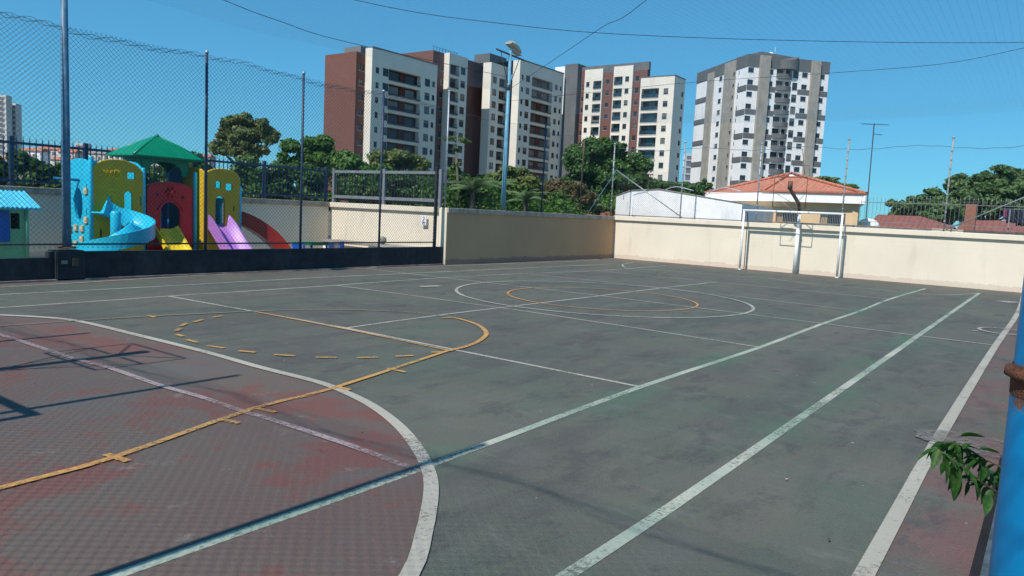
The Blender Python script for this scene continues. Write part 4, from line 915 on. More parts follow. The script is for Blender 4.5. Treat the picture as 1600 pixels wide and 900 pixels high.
for k in (0, 2, 4, 6, 8, 10):
    for a_s, b_s in ((s0+.02, s1-.15), (s2+.1, s3), (s4b, s5_-.15), (s6+.1, s7)):
        if k == 0: continue
        band(a_s, b_s, 0, k)
    if k:
        zz = top5+2.0-fh5*k-.45
        for (da, db) in ((dD+.1, dE+.8), (0, dA*.75)): b1 = MB(); b1.fbox(np.array([*PT(s0, db), zz])-u5*.1, -n5*-1, (0, 0, 1), -u5, db-da, 1.25, .1); b1.build('grey_band', M['bgreyd'], R_)
bands.fbox(np.array([*PT(s0-.12, 0), zt5-1.6])+n5*.02, u5, (0, 0, 1), n5, s7-s0+.25, 3.0, .12)
bands.fbox(np.array([*PT(s0-.02, DM), zt5-1.6]), n5, (0, 0, 1), -u5, DM, 3.0, .12)
bands.build('roof_band', M['bgreyd'], R_)
m = MB()
for (a_s, b_s, ex) in ((s1-.15, s2+.1, 1.3), (s5_-.15, s6+.1, 1.2)):
    m.fbox(np.array([*PT(a_s, 0), 0.]), u5, (0, 0, 1), n5, b_s-a_s, zt5+ex, .8)
m.build('concrete_columns', M['bconc'], R_)
m = MB()  # roof crown
cs0, cs1 = s5(1188), s5(1248)
m.prism([PT(cs0, 0), PT(cs1, 0), PT(cs1, 9), PT(cs0-2, 9)], zt5+.5, [zt5+2.3, zt5+1.6, zt5+1.9, zt5+2.3])
N = 10; ca, cb = s5(1218), s5(1246)
cyl = [(ca+cb)/2+(cb-ca)/2*math.cos(t) for t in np.linspace(PI, 0, N)]; cyd = [-1.6*math.sin(t) for t in np.linspace(PI, 0, N)]
m.prism([PT(a_, b_+.0) for a_, b_ in zip(cyl, cyd)][::1], zt5-1.6, [zt5+.6+1.7*max(0, (i-N*.45)/(N*.55)) for i in range(N)])
m.box((0, 0, 0), (.01, .01, .01)) if False else None
m.build('roof_crown', M['bgreyd'], R_)
m = MB(); t = on5(1205, 80, -4); m.sphere((t[0], t[1], zt5+2.7), .7, 0, 10, 6); m.tube([(t[0]+1, t[1], zt5+2), (t[0]+1, t[1], zt5+4.5)], .04, 4); m.build('roof_beacon', M['bwhite'], R_)

# ------------------------------------------------------------------ low buildings behind the far wall
# white parapet building
q = [ony(963, 306, 14.9), ony(986, 298, 14.35), ony(1030, 296, 14.0), ony(1160, 318, 14.3)]
R_ = empty('white_building', (q[1][0], 14.2, 0), 'plain white building with a sloping parapet right behind the wall', 'building')
m = MB(); poly = [xy(p) for p in q]+[(q[3][0]+.1, 20.5), (q[0][0]-.2, 20.5)]; hz = [p[2] for p in q]+[q[3][2]-.1, q[0][2]]
m.prism(poly, 0, hz); m.build('wall', M['hwhite'], R_)
m = MB()
for a_, b_ in zip(q[:-1], q[1:]): m.tube([a_+np.array([0, -.03, .015]), b_+np.array([0, -.03, .015])], .014, 6)
m.build('parapet_edge', M['cap'], R_)
m = MB()
for (sx, ex) in ((0.6, 0), (2.6, 0)):
    b0 = q[1]+np.array([sx, .8, -.2]); pts = [b0+np.array([1.3*t, .5, .55*math.sin(min(1, t*1.25)*PI/2)*(1-t*.55)+.12]) for t in np.linspace(0, 1.15, 10)]
    m.tube(pts, .018, 5)
m.tube([ony(975, 300, 14.1), ony(974, 312, 14.1)], .012, 4)
m.build('bent_pipe', M['galv'], R_)
# tiled house
ze = 2.86
fe = [ony(1101, 305, 19.0), ony(1190, 300, 17.5), ony(1353, 303, 17.4)]
E0, E1, E2 = [(p[0], p[1]) for p in fe]
E2 = (E2[0], 17.5); E3 = (E2[0]-1.9, 25.5); E4 = (E0[0]-.5, 25.5)
ap = ony(1236, 272, 20.6); ap = (ap[0], 20.6, ap[2])
R_ = empty('tiled_house', (E1[0], E1[1], 0), 'beige house with an orange tiled hip roof behind the goal', 'house')
m = MB(); zE = 2.87
ev = [(*E0, zE-.08), (*E1, zE), (*E2, zE), (*E3, zE), (*E4, zE)]
for i in range(5): m.add([ev[i], ev[(i+1) % 5], ap], [(0, 1, 2)])
rf = m.build('roof', M['tile'], R_)
m = MB()
for i in (0, 1, 2): m.tube([(ev[i][0], ev[i][1], ev[i][2]+.03), (ap[0], ap[1], ap[2]+.03)], .07, 6)
for i in range(46):
    t = (i+.5)/46
    for (A_, B_) in ((E1, E2),): xx = A_[0]+(B_[0]-A_[0])*t; m.tube([(xx, A_[1]-.04, zE+.01), (xx, A_[1]+.25, zE+.06)], .045, 6)
m.build('ridge_tiles', M['tile'], rf)
def inset(p, c, d): v = np.array(p)-np.array(c); return tuple(np.array(p)-v/np.linalg.norm(v)*d)
m = MB()
for A_, B_ in ((E0, E1), (E1, E2), (E2, E3)):
    a_ = np.array([*A_, 0.]); b_ = np.array([*B_, 0.]); d = b_-a_; Ln = np.linalg.norm(d); d /= Ln; nn = np.array([d[1], -d[0], 0]); m.fbox(a_-nn*.07+np.array([0, 0, zE-.36]), d, (0, 0, 1), nn, Ln, .33, .05)
m.build('fascia', M['hwhite'], R_)
m = MB(); cc_ = (ap[0], 21.5); ins = [inset(p, cc_, .42) for p in (E0, E1, E2, E3, E4)]; m.prism([inset(p, cc_, .1) for p in (E0, E1, E2, E3, E4)], zE-.36, zE-.33); m.build('soffit', M['hwhite'], R_)
W0, W1, W2 = ins[0], ins[1], ins[2]; Ln = math.dist(W1, W2)
m = MB()
wx = lambda px: (ony(px, 340, W1[1])[0]-W1[0])
wz0 = float(ony(1262, 349, W1[1])[2]); wz1 = float(ony(1262, 332, W1[1])[2])
wh = [(wx(1212), wx(1250), 0, 0, 'hw'), (wx(1282), wx(1322), 0, 0, 'hw')]
us = sorted([0, Ln]+[x for h in wh for x in h[:2]]); a_ = np.array([*W1, 0.]); u = (np.array([*W2, 0.])-a_)/Ln; nn = np.array([u[1], -u[0], 0.])
for i in range(len(us)-1):
    inside = i in (1, 3)
    for (za_, zb_) in (((0, wz0), (wz1, zE-.36)) if inside else ((0, zE-.36),)): m.fbox(a_+u*us[i]+np.array([0, 0, za_])-nn*.2, u, (0, 0, 1), nn, us[i+1]-us[i], zb_-za_, .2)
m.fbox(np.array([*W0, 0.]), *(lambda A_, B_: ((np.array([*B_, 0.])-np.array([*A_, 0.]))/math.dist(A_, B_), (0, 0, 1), (lambda q_: np.array([-q_[1], q_[0], 0])) ((np.array([*B_, 0.])-np.array([*A_, 0.]))/math.dist(A_, B_)), math.dist(A_, B_), zE-.36, .2))(W0, W1))
m.fbox(np.array([*W2, 0.]), (-.24, .971, 0), (0, 0, 1), (-.971, -.24, 0), 6.5, zE-.36, .2)
m.fbox(np.array([W1[0], W1[1]+6.6, 0.]), (1, 0, 0), (0, 0, 1), (0, 1, 0), Ln-1.7, zE-.36, .2)
m.build('wall', M['hbeige'], R_)
for h in wh:
    w_ = h[1]-h[0]; o_ = a_+u*h[0]+np.array([0, 0, wz0]); hh_ = wz1-wz0
    m = MB(); m.fbox(o_-nn*.18, u, (0, 0, 1), nn, w_, hh_, .02, 1)
    for k in range(15): m.fbox(o_+u*(w_*k/14.5)-nn*.05, u, (0, 0, 1), nn, .018, hh_, .018, 0)
    for k in (0, hh_-.03): m.fbox(o_+np.array([0, 0, k])-nn*.06, u, (0, 0, 1), nn, w_, .03, .02, 0)
    m.fbox(o_-nn*.16, u, (0, 0, 1), nn, w_*.25, hh_, .02, 2)
    m.build('window', [M['greymetal'], M['glass'], M['hbeige']], R_)
# rooftop aerial frame on the house
a0 = ony(1254, 230, 20.5)
R_ = empty('roof_aerial', (ap[0]+.2, 20.6, ap[2]-.1), 'thin metal aerial on the ridge of the orange tiled roof', 'aerial')
m = MB(); bx = ap[0]+.3
m.tube([(bx+.3, 20.6, ap[2]-.2), (ony(1254, 232, 20.6)[0], 20.6, ony(1254, 232, 20.6)[2])], .014, 5); m.build('mast', M['rustpipe'], R_)
m = MB(); l0 = ony(1240, 258, 20.6); l1 = ony(1265, 259, 20.6); m.tube([l0, l1], .012, 5); m.tube([l0, ony(1241, 275, 20.6)], .012, 5); m.tube([l1, ony(1265, 277, 20.6)], .012, 5); m.build('bars', M['rustpipe'], R_)
m = MB(); c = ony(1236, 275, 20.3); m.sphere((c[0], 20.3, c[2]), .1, 0, 8, 6, (1.6, 1, .6)); m.sphere((c[0]+.3, 20.3, c[2]), .08, 0, 8, 6, (1.2, 1, .6)); m.build('white_dish', M['hwhite'], R_)
# tv antenna mast
b = ony(1353, 342, 21.); t = ony(1366, 193, 21.)
R_ = empty('tv_antenna', (b[0], 21, 0), 'tall thin television antenna standing right of the tiled house', 'antenna')
m = MB(); m.tube([(b[0], 21, 0), (b[0], 21, b[2]), tuple(t)], .022, 6); m.build('mast', M['darkmetal'], R_)
m = MB(); l0 = ony(1347, 193.5, 21.); l1 = ony(1388, 195, 21.); m.tube([l0, l1], .012, 5)
for k in range(7):
    p = l0+(l1-l0)*k/6; m.tube([p-np.array([0, .32-.03*k, 0]), p+np.array([0, .32-.03*k, 0])], .006, 4)
m.tube([ony(1364, 209, 21.), ony(1378, 211, 21.)], .014, 5); m.build('antenna_rods', M['darkmetal'], R_)
# spiked railing on a ledge behind the wall, right
def railing(name, label, a, b, z0, z1, pitch, r, mt, spikes=.12, rails=(0.08, .9), posts=(), tip=None, rt=.055):
    R_ = empty(name, (a[0], a[1], z0), label, 'railing'); a = np.array([*a, 0.]); b = np.array([*b, 0.]); d = b-a; Ln = np.linalg.norm(d); d /= Ln; n = np.array([d[1], -d[0], 0])
    m = MB(); N = int(Ln/pitch)
    for i in range(N+1):
        p = a+d*(i*pitch); m.fbox(p-d*r-n*r+np.array([0, 0, z0]), d, (0, 0, 1), n, 2*r, z1-z0, 2*r)
        if spikes:
            k = len(m.v); c = p+np.array([0, 0, z1]); m.v += [tuple(c-d*r*1.3), tuple(c+d*r*1.3), tuple(c+n*r*1.3), tuple(c+np.array([0, 0, spikes]))]
            for f in ((0, 1, 3), (1, 2, 3), (2, 0, 3)): m.f.append([k+q_ for q_ in f]); m.mi.append(1 if tip else 0); m.sm.append(False)
    m.build('bars', [mt]+([tip] if tip else []), R_)
    for rr in rails: m = MB(); zz = z0+(z1-z0)*rr; m.fbox(a-n*.03+np.array([0, 0, zz]), d, (0, 0, 1), n, Ln, rt, .06); m.build('rail', mt, R_)
    for s_ in posts: m = MB(); p = a+d*s_; m.fbox(p-d*.04-n*.045+np.array([0, 0, z0-.05]), d, (0, 0, 1), n, .08, z1-z0+.12, .09); m.build('post', mt, R_)
    return R_
xa_ = ony(1343, 350, 14.6)[0]
railing('spiked_railing', 'light thin spiked railing beyond the right half of the cream wall', (xa_, 14.6), (9.5, 14.6), 1.68, ony(1500, 312, 14.6)[2], .12, .0045, mat('pale railing', (.2, .21, .2), .6), .09, (.15, .82), (), M['framew'], rt=.02)
m = MB(); m.box((xa_-2.4, 14.45, 0), (ony(1456, 350, 14.4)[0], 14.85, 1.695)); o = m.build('concrete_ledge', mat('mossy concrete ledge', (.3, .3, .27), .9, .4, 4, stain=(.06, .065, .05), stain_amt=.8, stain_sc=3)); centre(o); tag(o, 'mossy concrete ledge behind the cream wall beside the tiled house', 'ledge')
m = MB(); m.box((ony(1456, 350, 14.4)[0]+.004, 14.45, 0), (ony(1506, 350, 14.4)[0], 14.85, 1.70)); o = m.build('cream_ledge', M['cream']); centre(o); tag(o, 'short cream ledge below the thin spiked railing', 'ledge')
m = MB(); m.box((ony(1506, 350, 14.4)[0]+.004, 14.45, 0), (9.5, 14.85, 1.71)); o = m.build('dark_ledge', mat('dark slate ledge', (.09, .1, .11), .85, .35, 5, stain=(.25, .26, .27), stain_amt=.5, stain_sc=2)); centre(o); tag(o, 'dark slate coloured ledge below the brick chimney', 'ledge')
def redroof(pxs, Y, label):
    pts = [ony(x, y, Y) for x, y in pxs]; R_ = empty('low_roofed_house', (pts[0][0], Y, 0), label, 'house')
    m = MB(); x0, x1 = pts[0][0], pts[-1][0]; ze_ = min(pts[0][2], pts[-1][2])-.35; m.box((x0+.1, Y-1.6, 0), (x1-.1, Y+4, ze_)); m.build('wall', M['hbeige'], R_)
    m = MB(); top = [(p[0], Y, p[2]) for p in pts]; lo = [(p[0], Y-2.0, ze_) for p in pts]; n = len(pts)
    m.add(lo+top, [(i, i+1, n+i+1, n+i) for i in range(n-1)]); hi = [(p[0], Y+3.5, ze_) for p in pts]; m.add(top+hi, [(i, i+1, n+i+1, n+i) for i in range(n-1)])
    m.build('roof', M['tiled'], R_)
redroof([(1362, 346), (1372, 335), (1440, 338), (1478, 350), (1492, 355)], 21, 'low house with a dark red tiled roof right of the television antenna')
redroof([(1496, 356), (1508, 344), (1610, 345), (1640, 352)], 23, 'low house with a red tiled roof behind the brick chimney')
c = ony(1515, 352, 16.); c1 = ony(1515, 316, 16.)
R_ = empty('chimney', (c[0], 16, 0), 'square brick barbecue chimney with a dark cap behind the cream wall', 'chimney')
hw = .155
m = MB(); m.box((c[0]-hw, 15.85, 0), (c[0]+hw, 16.15, c1[2]-.03)); m.build('stack', M['brick'], R_)
m = MB(); m.box((c[0]-hw-.03, 15.82, c1[2]-.03), (c[0]+hw+.03, 16.18, c1[2]+.02))
for s_ in (-1, 1): m.box((c[0]+s_*hw-.02, 15.85, c1[2]+.02), (c[0]+s_*hw+.02, 16.15, c1[2]+.07))
m.box((c[0]-hw-.05, 15.8, c1[2]+.07), (c[0]+hw+.05, 16.2, c1[2]+.09)); m.build('cap', M['darkmetal'], R_)
c = ony(1357, 345, 19.)
m = MB(); m.sphere((c[0], 19, c[2]-.22), .42, 0, 18, 10, (1, 1, .75)); m.tube([(c[0], 19, 0), (c[0], 19, c[2]-.15)], .4, 18); o = m.build('water_tank', M['hwhite']); centre(o); tag(o, 'white domed water tank just right of the tiled house', 'water tank')
# hanging dark cloths at the right end
zl = ony(1580, 327, 15.2)[2]; xl_ = ony(1570, 340, 15.2)[0]
R_ = empty('clothes_rack', (xl_, 15.2, 0), 'dark and purple clothes hung out near the right end of the wall', 'clothes rack')
m = MB(); m.tube([(xl_-.1, 15.2, zl), (xl_+1.2, 15.2, zl)], .012, 5); m.tube([(xl_+.12, 15.2, 0), (xl_+.12, 15.2, zl)], .02, 5); m.tube([(xl_+1.1, 15.2, 0), (xl_+1.1, 15.2, zl)], .02, 5); m.build('rack_frame', M['greymetal'], R_)
for i, (x_, w_, h_, mt) in enumerate(((-.06, .1, .32, 'clothp'), (.04, .24, .42, 'cloth'), (.3, .2, .5, 'cloth'), (.6, .3, .38, 'cloth'))):
    m = MB(); nn_ = 8
    for s_ in (0,):
        vs = []
        for j in range(nn_+1):
            for k in range(5): vs.append((xl_+x_+w_*j/nn_*(1-.12*math.sin(k)), 15.2+.035*math.sin(j*1.9+k*.5), zl-h_*k/4-.02*math.sin(j*1.3)))
        m.add(vs, [(j*5+k, j*5+k+1, (j+1)*5+k+1, (j+1)*5+k) for j in range(nn_) for k in range(4)], 0, True)
    o = m.build('cloth', M[mt], R_); md = o.modifiers.new('s', 'SOLIDIFY'); md.thickness = .01

# ------------------------------------------------------------------ playground side: railings, sign, bench
a = ony(517, 300, 2.9); zr = ony(517, 268, 2.9)[2]
railing('metal_railing', 'grey metal railing on the sunlit cream wall with the notice', (-11.5, 3.05), (-6.99, 3.05), 1.66, 2.60, .115, .009, M['darkmetal'], .06, (0.02,), (), None)
R_ = empty('railing_frame', (-11.5, 3.0, 1.66), 'light grey rail frame in front of the bars above the notice', 'railing frame')
m = MB(); m.box((-11.5, 2.96, 2.52), (-6.95, 3.02, 2.60)); m.build('rail', M['greymetal'], R_)
m = MB(); m.box((-11.5, 2.96, 1.74), (-6.95, 3.02, 1.83)); m.build('rail', M['greymetal'], R_)
for x_ in (-11.46, ony(599, 300, 2.95)[0], -6.99): m = MB(); m.box((x_-.045, 2.945, 1.6), (x_+.045, 3.025, 2.66)); m.build('post', M['greymetal'], R_)
railing('metal_railing', 'dark blue spiked railing on the wall behind the slides', (-11.62, -16.), (-11.62, 2.85), 1.66, 2.62, .13, .009, M['navy'], .1, (.04, .9), [16+onx(x_, 260, -11.62)[1] for x_ in (18, 134, 225, 413)]+[18.8], None)
# notice
c = ony(662, 344, 2.85); R_ = empty('notice', (c[0], 2.855, c[2]-.18), 'small white notice with a music note mark on the cream wall', 'notice')
y_ = 2.86
m = MB(); m.box((c[0]-.1, y_-.012, c[2]-.14), (c[0]+.1, y_-.001, c[2]+.14)); m.build('plate', M['paper'], R_)
m = MB(); m.tube([(c[0]-.02, y_-.016, c[2]-.01), (c[0]+.03, y_-.016, c[2]+.04), (c[0]+.025, y_-.016, c[2]+.08), (c[0]-.02, y_-.016, c[2]+.085)], .009, 5); m.sphere((c[0]-.028, y_-.014, c[2]-.02), .02, 0, 8, 6, (1, .15, .8)); m.build('note_mark', M['inkp'], R_)
m = MB()
for (x0, x1, z) in ((-.035, .04, -.055), (-.055, .06, -.075), (-.06, .065, -.11)): m.box((c[0]+x0, y_-.016, c[2]+z-.008), (c[0]+x1, y_-.0125, c[2]+z+.008))
m.build('text_line', M['ink'], R_)
# grey ball on the bench and long bench slab along the wall
b0 = ony(505, 374, 2.2); b1 = ony(640, 388, 2.2)
R_ = empty('bench_slab', (b0[0], 2.2, 0), 'long pale slab bench along the cream wall behind the fence', 'bench')
zt_ = b0[2]
m = MB(); m.bevbox((b0[0], 2.15, zt_-.07), (-7.2, 2.8, zt_), .012); m.build('slab', M['conc'], R_)
m = MB(); m.box((b0[0]+.0, 2.2, 0), (b0[0]+.14, 2.75, zt_-.07)); m.build('support', M['white'], R_)
m = MB(); m.box((-9.0, 2.2, 0), (-8.86, 2.75, zt_-.07)); m.build('support', M['white'], R_)
m = MB(); m.box((-7.4, 2.2, 0), (-7.26, 2.75, zt_-.07)); m.build('support', M['white'], R_)
c = ony(598, 373, 2.45)
m = MB(); m.sphere((c[0], 2.45, zt_+.115), .115, 0, 18, 12); o = m.build('ball', mat('speckled grey ball', (.25, .25, .2), .8, .6, 18)); centre(o); tag(o, 'speckled grey ball lying on the long bench by the fence post', 'ball')
# children's table and small blue chairs
tb = onx(487, 379, -9.2)
R_ = empty('kids_table', (-9.2, tb[1], 0), 'low green topped childrens table right of the red slide', 'table')
m = MB(); m.bevbox((-9.6, tb[1]-.35, tb[2]-.05), (-8.8, tb[1]+.35, tb[2]), .015); m.build('table_top', M['greenp'], R_)
for sx in (-.33, .33):
    for sy in (-.28, .28): m = MB(); m.tube([(-9.2+sx, tb[1]+sy, 0), (-9.2+sx*.9, tb[1]+sy*.9, tb[2]-.05)], .025, 8); m.build('leg', M['royal'], R_)
def kid_chair(x, y, rz, mt):
    R_ = empty('kids_chair', (x, y, 0), None, 'chair')
    m = MB(); m.bevbox((x-.14, y-.14, .25), (x+.14, y+.14, .275), .01); m.build('seat', mt, R_)
    m = MB(); m.bevbox((x-.14, y+.12, .32), (x+.14, y+.145, .5), .01); m.build('backrest', mt, R_)
    for sx in (-.12, .12):
        for sy in (-.12, .12): m = MB(); m.tube([(x+sx*1.15, y+sy*1.15, 0), (x+sx, y+sy, .25 if sy < 0 else .42)], .012, 6); m.build('leg', mt, R_)
    R_.rotation_euler = (0, 0, rz); return R_
kc = kid_chair(0, 0, 0, M['royal'])
spots = [(-8.7, onx(460, 385, -8.7)[1], .4, 'small blue plastic chair next to the foot of the red slide'), (-8.5, onx(483, 385, -8.5)[1], 2.6, 'small blue plastic chair in front of the green table'), (-8.8, onx(511, 386, -8.8)[1], -1.2, 'small blue plastic chair right of the green table'), (-9.1, onx(540, 386, -9.1)[1], 1.9, 'rightmost small blue plastic chair, alone near the bench')]
for i, (x, y, rz, lb) in enumerate(spots):
    o = kc if i == 0 else copy_tree(kc); o.location = (x, y, 0); o.rotation_euler = (0, 0, rz); tag(o, lb, 'chair', 'small blue chairs around the childrens table')

# ------------------------------------------------------------------ play structure
XP = -9.0
def yp(px, X=XP): return float(onx(px, 390, X)[1])
yA, yB, yC, yD, yE_, yF_ = yp(143), yp(222), yp(229), yp(299, XP-.25), yp(319), yp(372)
def zp(px, py, X=XP): return float(onx(px, py, X)[2])
def arch_panel(wd, h, rise, holes, th=.07):
    n = 14; out = [(0, 0), (wd, 0)]+[(wd/2+wd/2*math.cos(PI*i/n), h-rise+rise*math.sin(PI*i/n)**.8) for i in range(n+1)]
    return panel2d(out, holes, th)
def rrect(x0, y0, x1, y1, r=.04):
    o = []
    for cx, cy, a0 in ((x1-r, y1-r, 0), (x0+r, y1-r, 1), (x0+r, y0+r, 2), (x1-r, y0+r, 3)):
        for k in range(4): t = (a0+k/3)*PI/2; o.append((cx+r*math.cos(t), cy+r*math.sin(t)))
    return o
def archhole(x0, x1, y0, y1, n=8):
    r = (x1-x0)/2; return [(x0, y0), (x1, y0)]+[((x0+x1)/2+r*math.cos(PI*i/n), y1-r+r*math.sin(PI*i/n)) for i in range(n+1)]
PS = empty('play_structure', (XP, yp(235), 0), 'colourful plastic play structure with towers, slides and a green pyramid roof', 'play structure')
PZ = 0.0
hY = zp(185, 250); wA = yB-yA
# facing +x: u=+y, v=z, n=+x
PU = ((0, 1, 0), (0, 0, 1), (1, 0, 0)); PX = ((1, 0, 0), (0, 0, 1), (0, -1, 0))
# left tower yellow panel
vf = arch_panel(wA, hY, .34, [archhole(wA*.62, wA*.8, .95, 1.62), rrect(wA*.68, 1.86, wA*.86, 2.02), archhole(wA*.28, wA*.4, 1.15, 1.5), rrect(wA*.14, .62, wA*.2, .82, .02), rrect(wA*.93, 1.3, wA*.985, 1.52, .02)])
m = MB(); put(m, vf, (XP, yA, PZ), *PU); yel = m.build('wall_panel', M['yellow'], PS)
rl = random.Random(2)
for k in range(5):
    y0 = yA+wA*(.2+.07*k); m = MB(); m.tube([(XP+.035, y0, 1.88+.05*rl.random()), (XP+.045, y0+.03, 2.02), (XP+.045, y0+.07, 1.92), (XP+.035, y0+.05, 1.86)], .009, 5); m.build('raised_relief', M['byellow'], yel)
m = MB(); m.tube([(XP+.035, yA+wA*(.47+.1*math.cos(t)), 1.95+.09*math.sin(t)) for t in np.linspace(0, 6, 12)], .01, 5); m.build('raised_relief', M['byellow'], yel)
m = MB(); m.tube([(XP+.035, yA+wA*(.4+.1*math.cos(t)), 1.58+.06*math.sin(t)) for t in np.linspace(0, 6, 12)], .009, 5); m.build('raised_relief', M['byellow'], yel)
m = MB(); m.tube([(XP+.035, yA+wA*(.42+.08*math.cos(t)), 1.38+.07*math.sin(t)) for t in np.linspace(0, 5, 12)], .009, 5)
m.build('raised_relief', M['byellow'], yel)
# far side of left tower, seen through
m = MB(); put(m, arch_panel(wA, hY-.02, .3, [archhole(wA*.3, wA*.62, .7, 1.4)]), (XP-1.0, yA, PZ), *PU); m.build('wall_panel', M['cyan'], PS)
# cyan climbing panel facing the court's near end
w1 = .98; hC = zp(125, 247)
vf = arch_panel(w1, hC, .16, [ell(w1*.5, 1.28, w1*.2, .36), rrect(w1*.84, 1.55, w1*.9, 1.72, .01), rrect(w1*.84, 1.05, w1*.9, 1.22, .01)])
m = MB(); put(m, vf, (XP-w1, yA, PZ), *PX); cy_ = m.build('wall_panel', M['cyan'], PS)
m = MB()
for (u_, v_) in ((.15, .68), (.42, .72), (.12, .42), (.4, .38), (.68, .5), (.75, .28), (.88, 1.5), (.88, .9), (.7, .72)):
    m = MB(); m.bevbox((XP-w1+u_*w1-.07, yA-.075, v_), (XP-w1+u_*w1+.07, yA-.03, v_+.14), .012)
    m.build('climbing_hold', M['tan'], cy_)
m = MB(); put(m, arch_panel(w1, hY, .3, []), (XP-w1, yB, PZ), *PX); m.build('wall_panel', M['cyan'], PS)
# corner posts
for (x_, y_, h_, mt) in ((XP, yA, zp(142, 244), 'cyan'), (XP, yB+.03, zp(222, 262), 'cyan'), (XP-.98, yA, 2.1, 'cyan'), (XP-.98, yB, 2.1, 'cyan'), (XP-.2, yD+.06, zp(303, 268), 'cyan'), (XP, yF_+.03, zp(373, 290), 'cyan'), (XP-.95, yF_, 2.0, 'dkblue')):
    m = MB(); m.tube([(x_, y_, 0), (x_, y_, h_-.03), (x_, y_, h_)], [.045, .045, .03], 12); m.build('corner_post', M[mt], PS)
m = MB(); c = onx(100, 279, XP-.6); m.tube([(XP-.7, yA-.42, c[2]), (XP-.35, yA+.1, c[2]-.02)], .03, 8); m.build('handle_bar', M['dkblue'], PS)
# decks
m = MB(); m.box((XP-.95, yA+.04, .92), (XP-.04, yB-.02, .99)); m.build('deck', M['dkblue'], PS)
m = MB(); m.box((XP-1.2, yC+.04, .60), (XP-.3, yD-.04, .68)); m.build('deck', M['redp'], PS)
m = MB(); m.box((XP-.95, yE_+.04, .85), (XP-.04, yF_-.04, .92)); m.build('deck', M['dkblue'], PS)
# red panel with doorway
XRd = XP-.25; yC = yp(229, XRd); yD = yp(300, XRd); wR = yD-yC; hR = zp(265, 285, XRd)
vf = arch_panel(wR, hR, .2, [archhole(wR*.27, wR*.72, .62, 1.42), star(wR*.2, 1.58, .08), star(wR*.76, 1.52, .08), ell(wR*.5, 1.63, .05, .05, 10)])
m = MB(); put(m, vf, (XRd, yC, PZ), *PU); rp = m.build('wall_panel', M['redp'], PS)
m = MB()
m.tube([(XRd+.045, yC+wR*.495+wR*.27*math.cos(t), 1.2+.24*math.sin(t)) for t in np.linspace(0, PI, 14)], .022, 6); m.build('door_trim', M['redp'], rp)
m = MB(); m.sphere((XRd+.04, yC+wR*.5, 1.63), .07, 0, 8, 6)
for i in range(6):
    t = 2*PI*i/6; m.sphere((XRd+.045, yC+wR*.5+.1*math.cos(t), 1.63+.1*math.sin(t)), .04, 0, 8, 6)
m.build('flower_relief', M['redp'], rp)
m = MB(); put(m, arch_panel(wR, hR-.1, .2, [archhole(wR*.45, wR*.8, .68, 1.3)]), (XP-1.2, yC, PZ), *PU); m.build('wall_panel', M['dkblue'], PS)
# tall dark blue arch behind
yg0, yg1 = yp(263, XP-.9), yp(306, XP-.9); hB = zp(283, 262, XP-.9)
m = MB(); put(m, arch_panel(yg1-yg0, hB, .2, []), (XP-.9, yg0, 0), *PU); m.build('wall_panel', M['dkblue'], PS)
# right tower
hT = zp(345, 264); wT = yF_-yE_
vf = arch_panel(wT, hT, .24, [archhole(wT*.28, wT*.58, .88, 1.62), rrect(wT*.26, 1.78, wT*.46, 1.96), rrect(wT*.58, 1.74, wT*.8, 1.92), rrect(wT*.8, 1.25, wT*.86, 1.4, .02)])
m = MB(); put(m, vf, (XP, yE_, PZ), *PU); m.build('wall_panel', M['yellow'], PS)
m = MB(); put(m, arch_panel(.95, hT, .2, [rrect(.55, .6, .62, .8, .02), rrect(.55, 1.6, .62, 1.8, .02)]), (XP-.95, yE_, PZ), *PX); m.build('wall_panel', M['yellow'], PS)
m = MB(); put(m, arch_panel(wT, hT-.03, .2, [ell(wT*.62, 1.3, .12, .25)]), (XP-.95, yE_, PZ), *PU); m.build('wall_panel', M['dkblue'], PS)
m = MB(); put(m, arch_panel(.95, hT-.05, .2, [archhole(.2, .75, .92, 1.6)]), (XP-.95, yF_, PZ), *PX); m.build('wall_panel', M['cyan'], PS)
# green pyramid roof on its arches
XG = XP-.75; ycg = yp(245, XG); za_ = zp(245, 213, XG); zev = zp(245, 247, XG)+.02; hy = (yp(306, XG)-yp(182, XG))/2*.86; hx_ = .56
rf = MB(); n = 7
def rp_(s_, t, top=.0):
    return (XG+s_[0]*hx_*t, ycg+s_[1]*hy*t, za_+(zev-za_)*(t**1.12))
cs = [(-1, -1), (1, -1), (1, 1), (-1, 1)]
for i in range(4):
    a_, b_ = cs[i], cs[(i+1) % 4]
    for k in range(10):
        t0, t1 = k/10, (k+1)/10
        p0, p1, q0, q1 = rp_(a_, t0+.03), rp_(b_, t0+.03), rp_(a_, t1+.04), rp_(b_, t1+.04); dz = .018
        rf.add([(p0[0], p0[1], p0[2]+dz), (p1[0], p1[1], p1[2]+dz), (q1[0], q1[1], q1[2]+dz), (q0[0], q0[1], q0[2]+dz), (q0[0], q0[1], q0[2]-.01), (q1[0], q1[1], q1[2]-.01)], [(3, 2, 1, 0), (4, 5, 2, 3)])
rf.box((XG-hx_*.98, ycg-hy*.98, zev-.05), (XG+hx_*.98, ycg+hy*.98, zev+.012)); rf.sphere((XG, ycg, za_), .055, 0, 10, 8)
for c_ in cs: rf.tube([rp_(c_, t) for t in (0, .5, 1.02)], .028, 6)
roof = rf.build('roof', M['greenp'], PS)
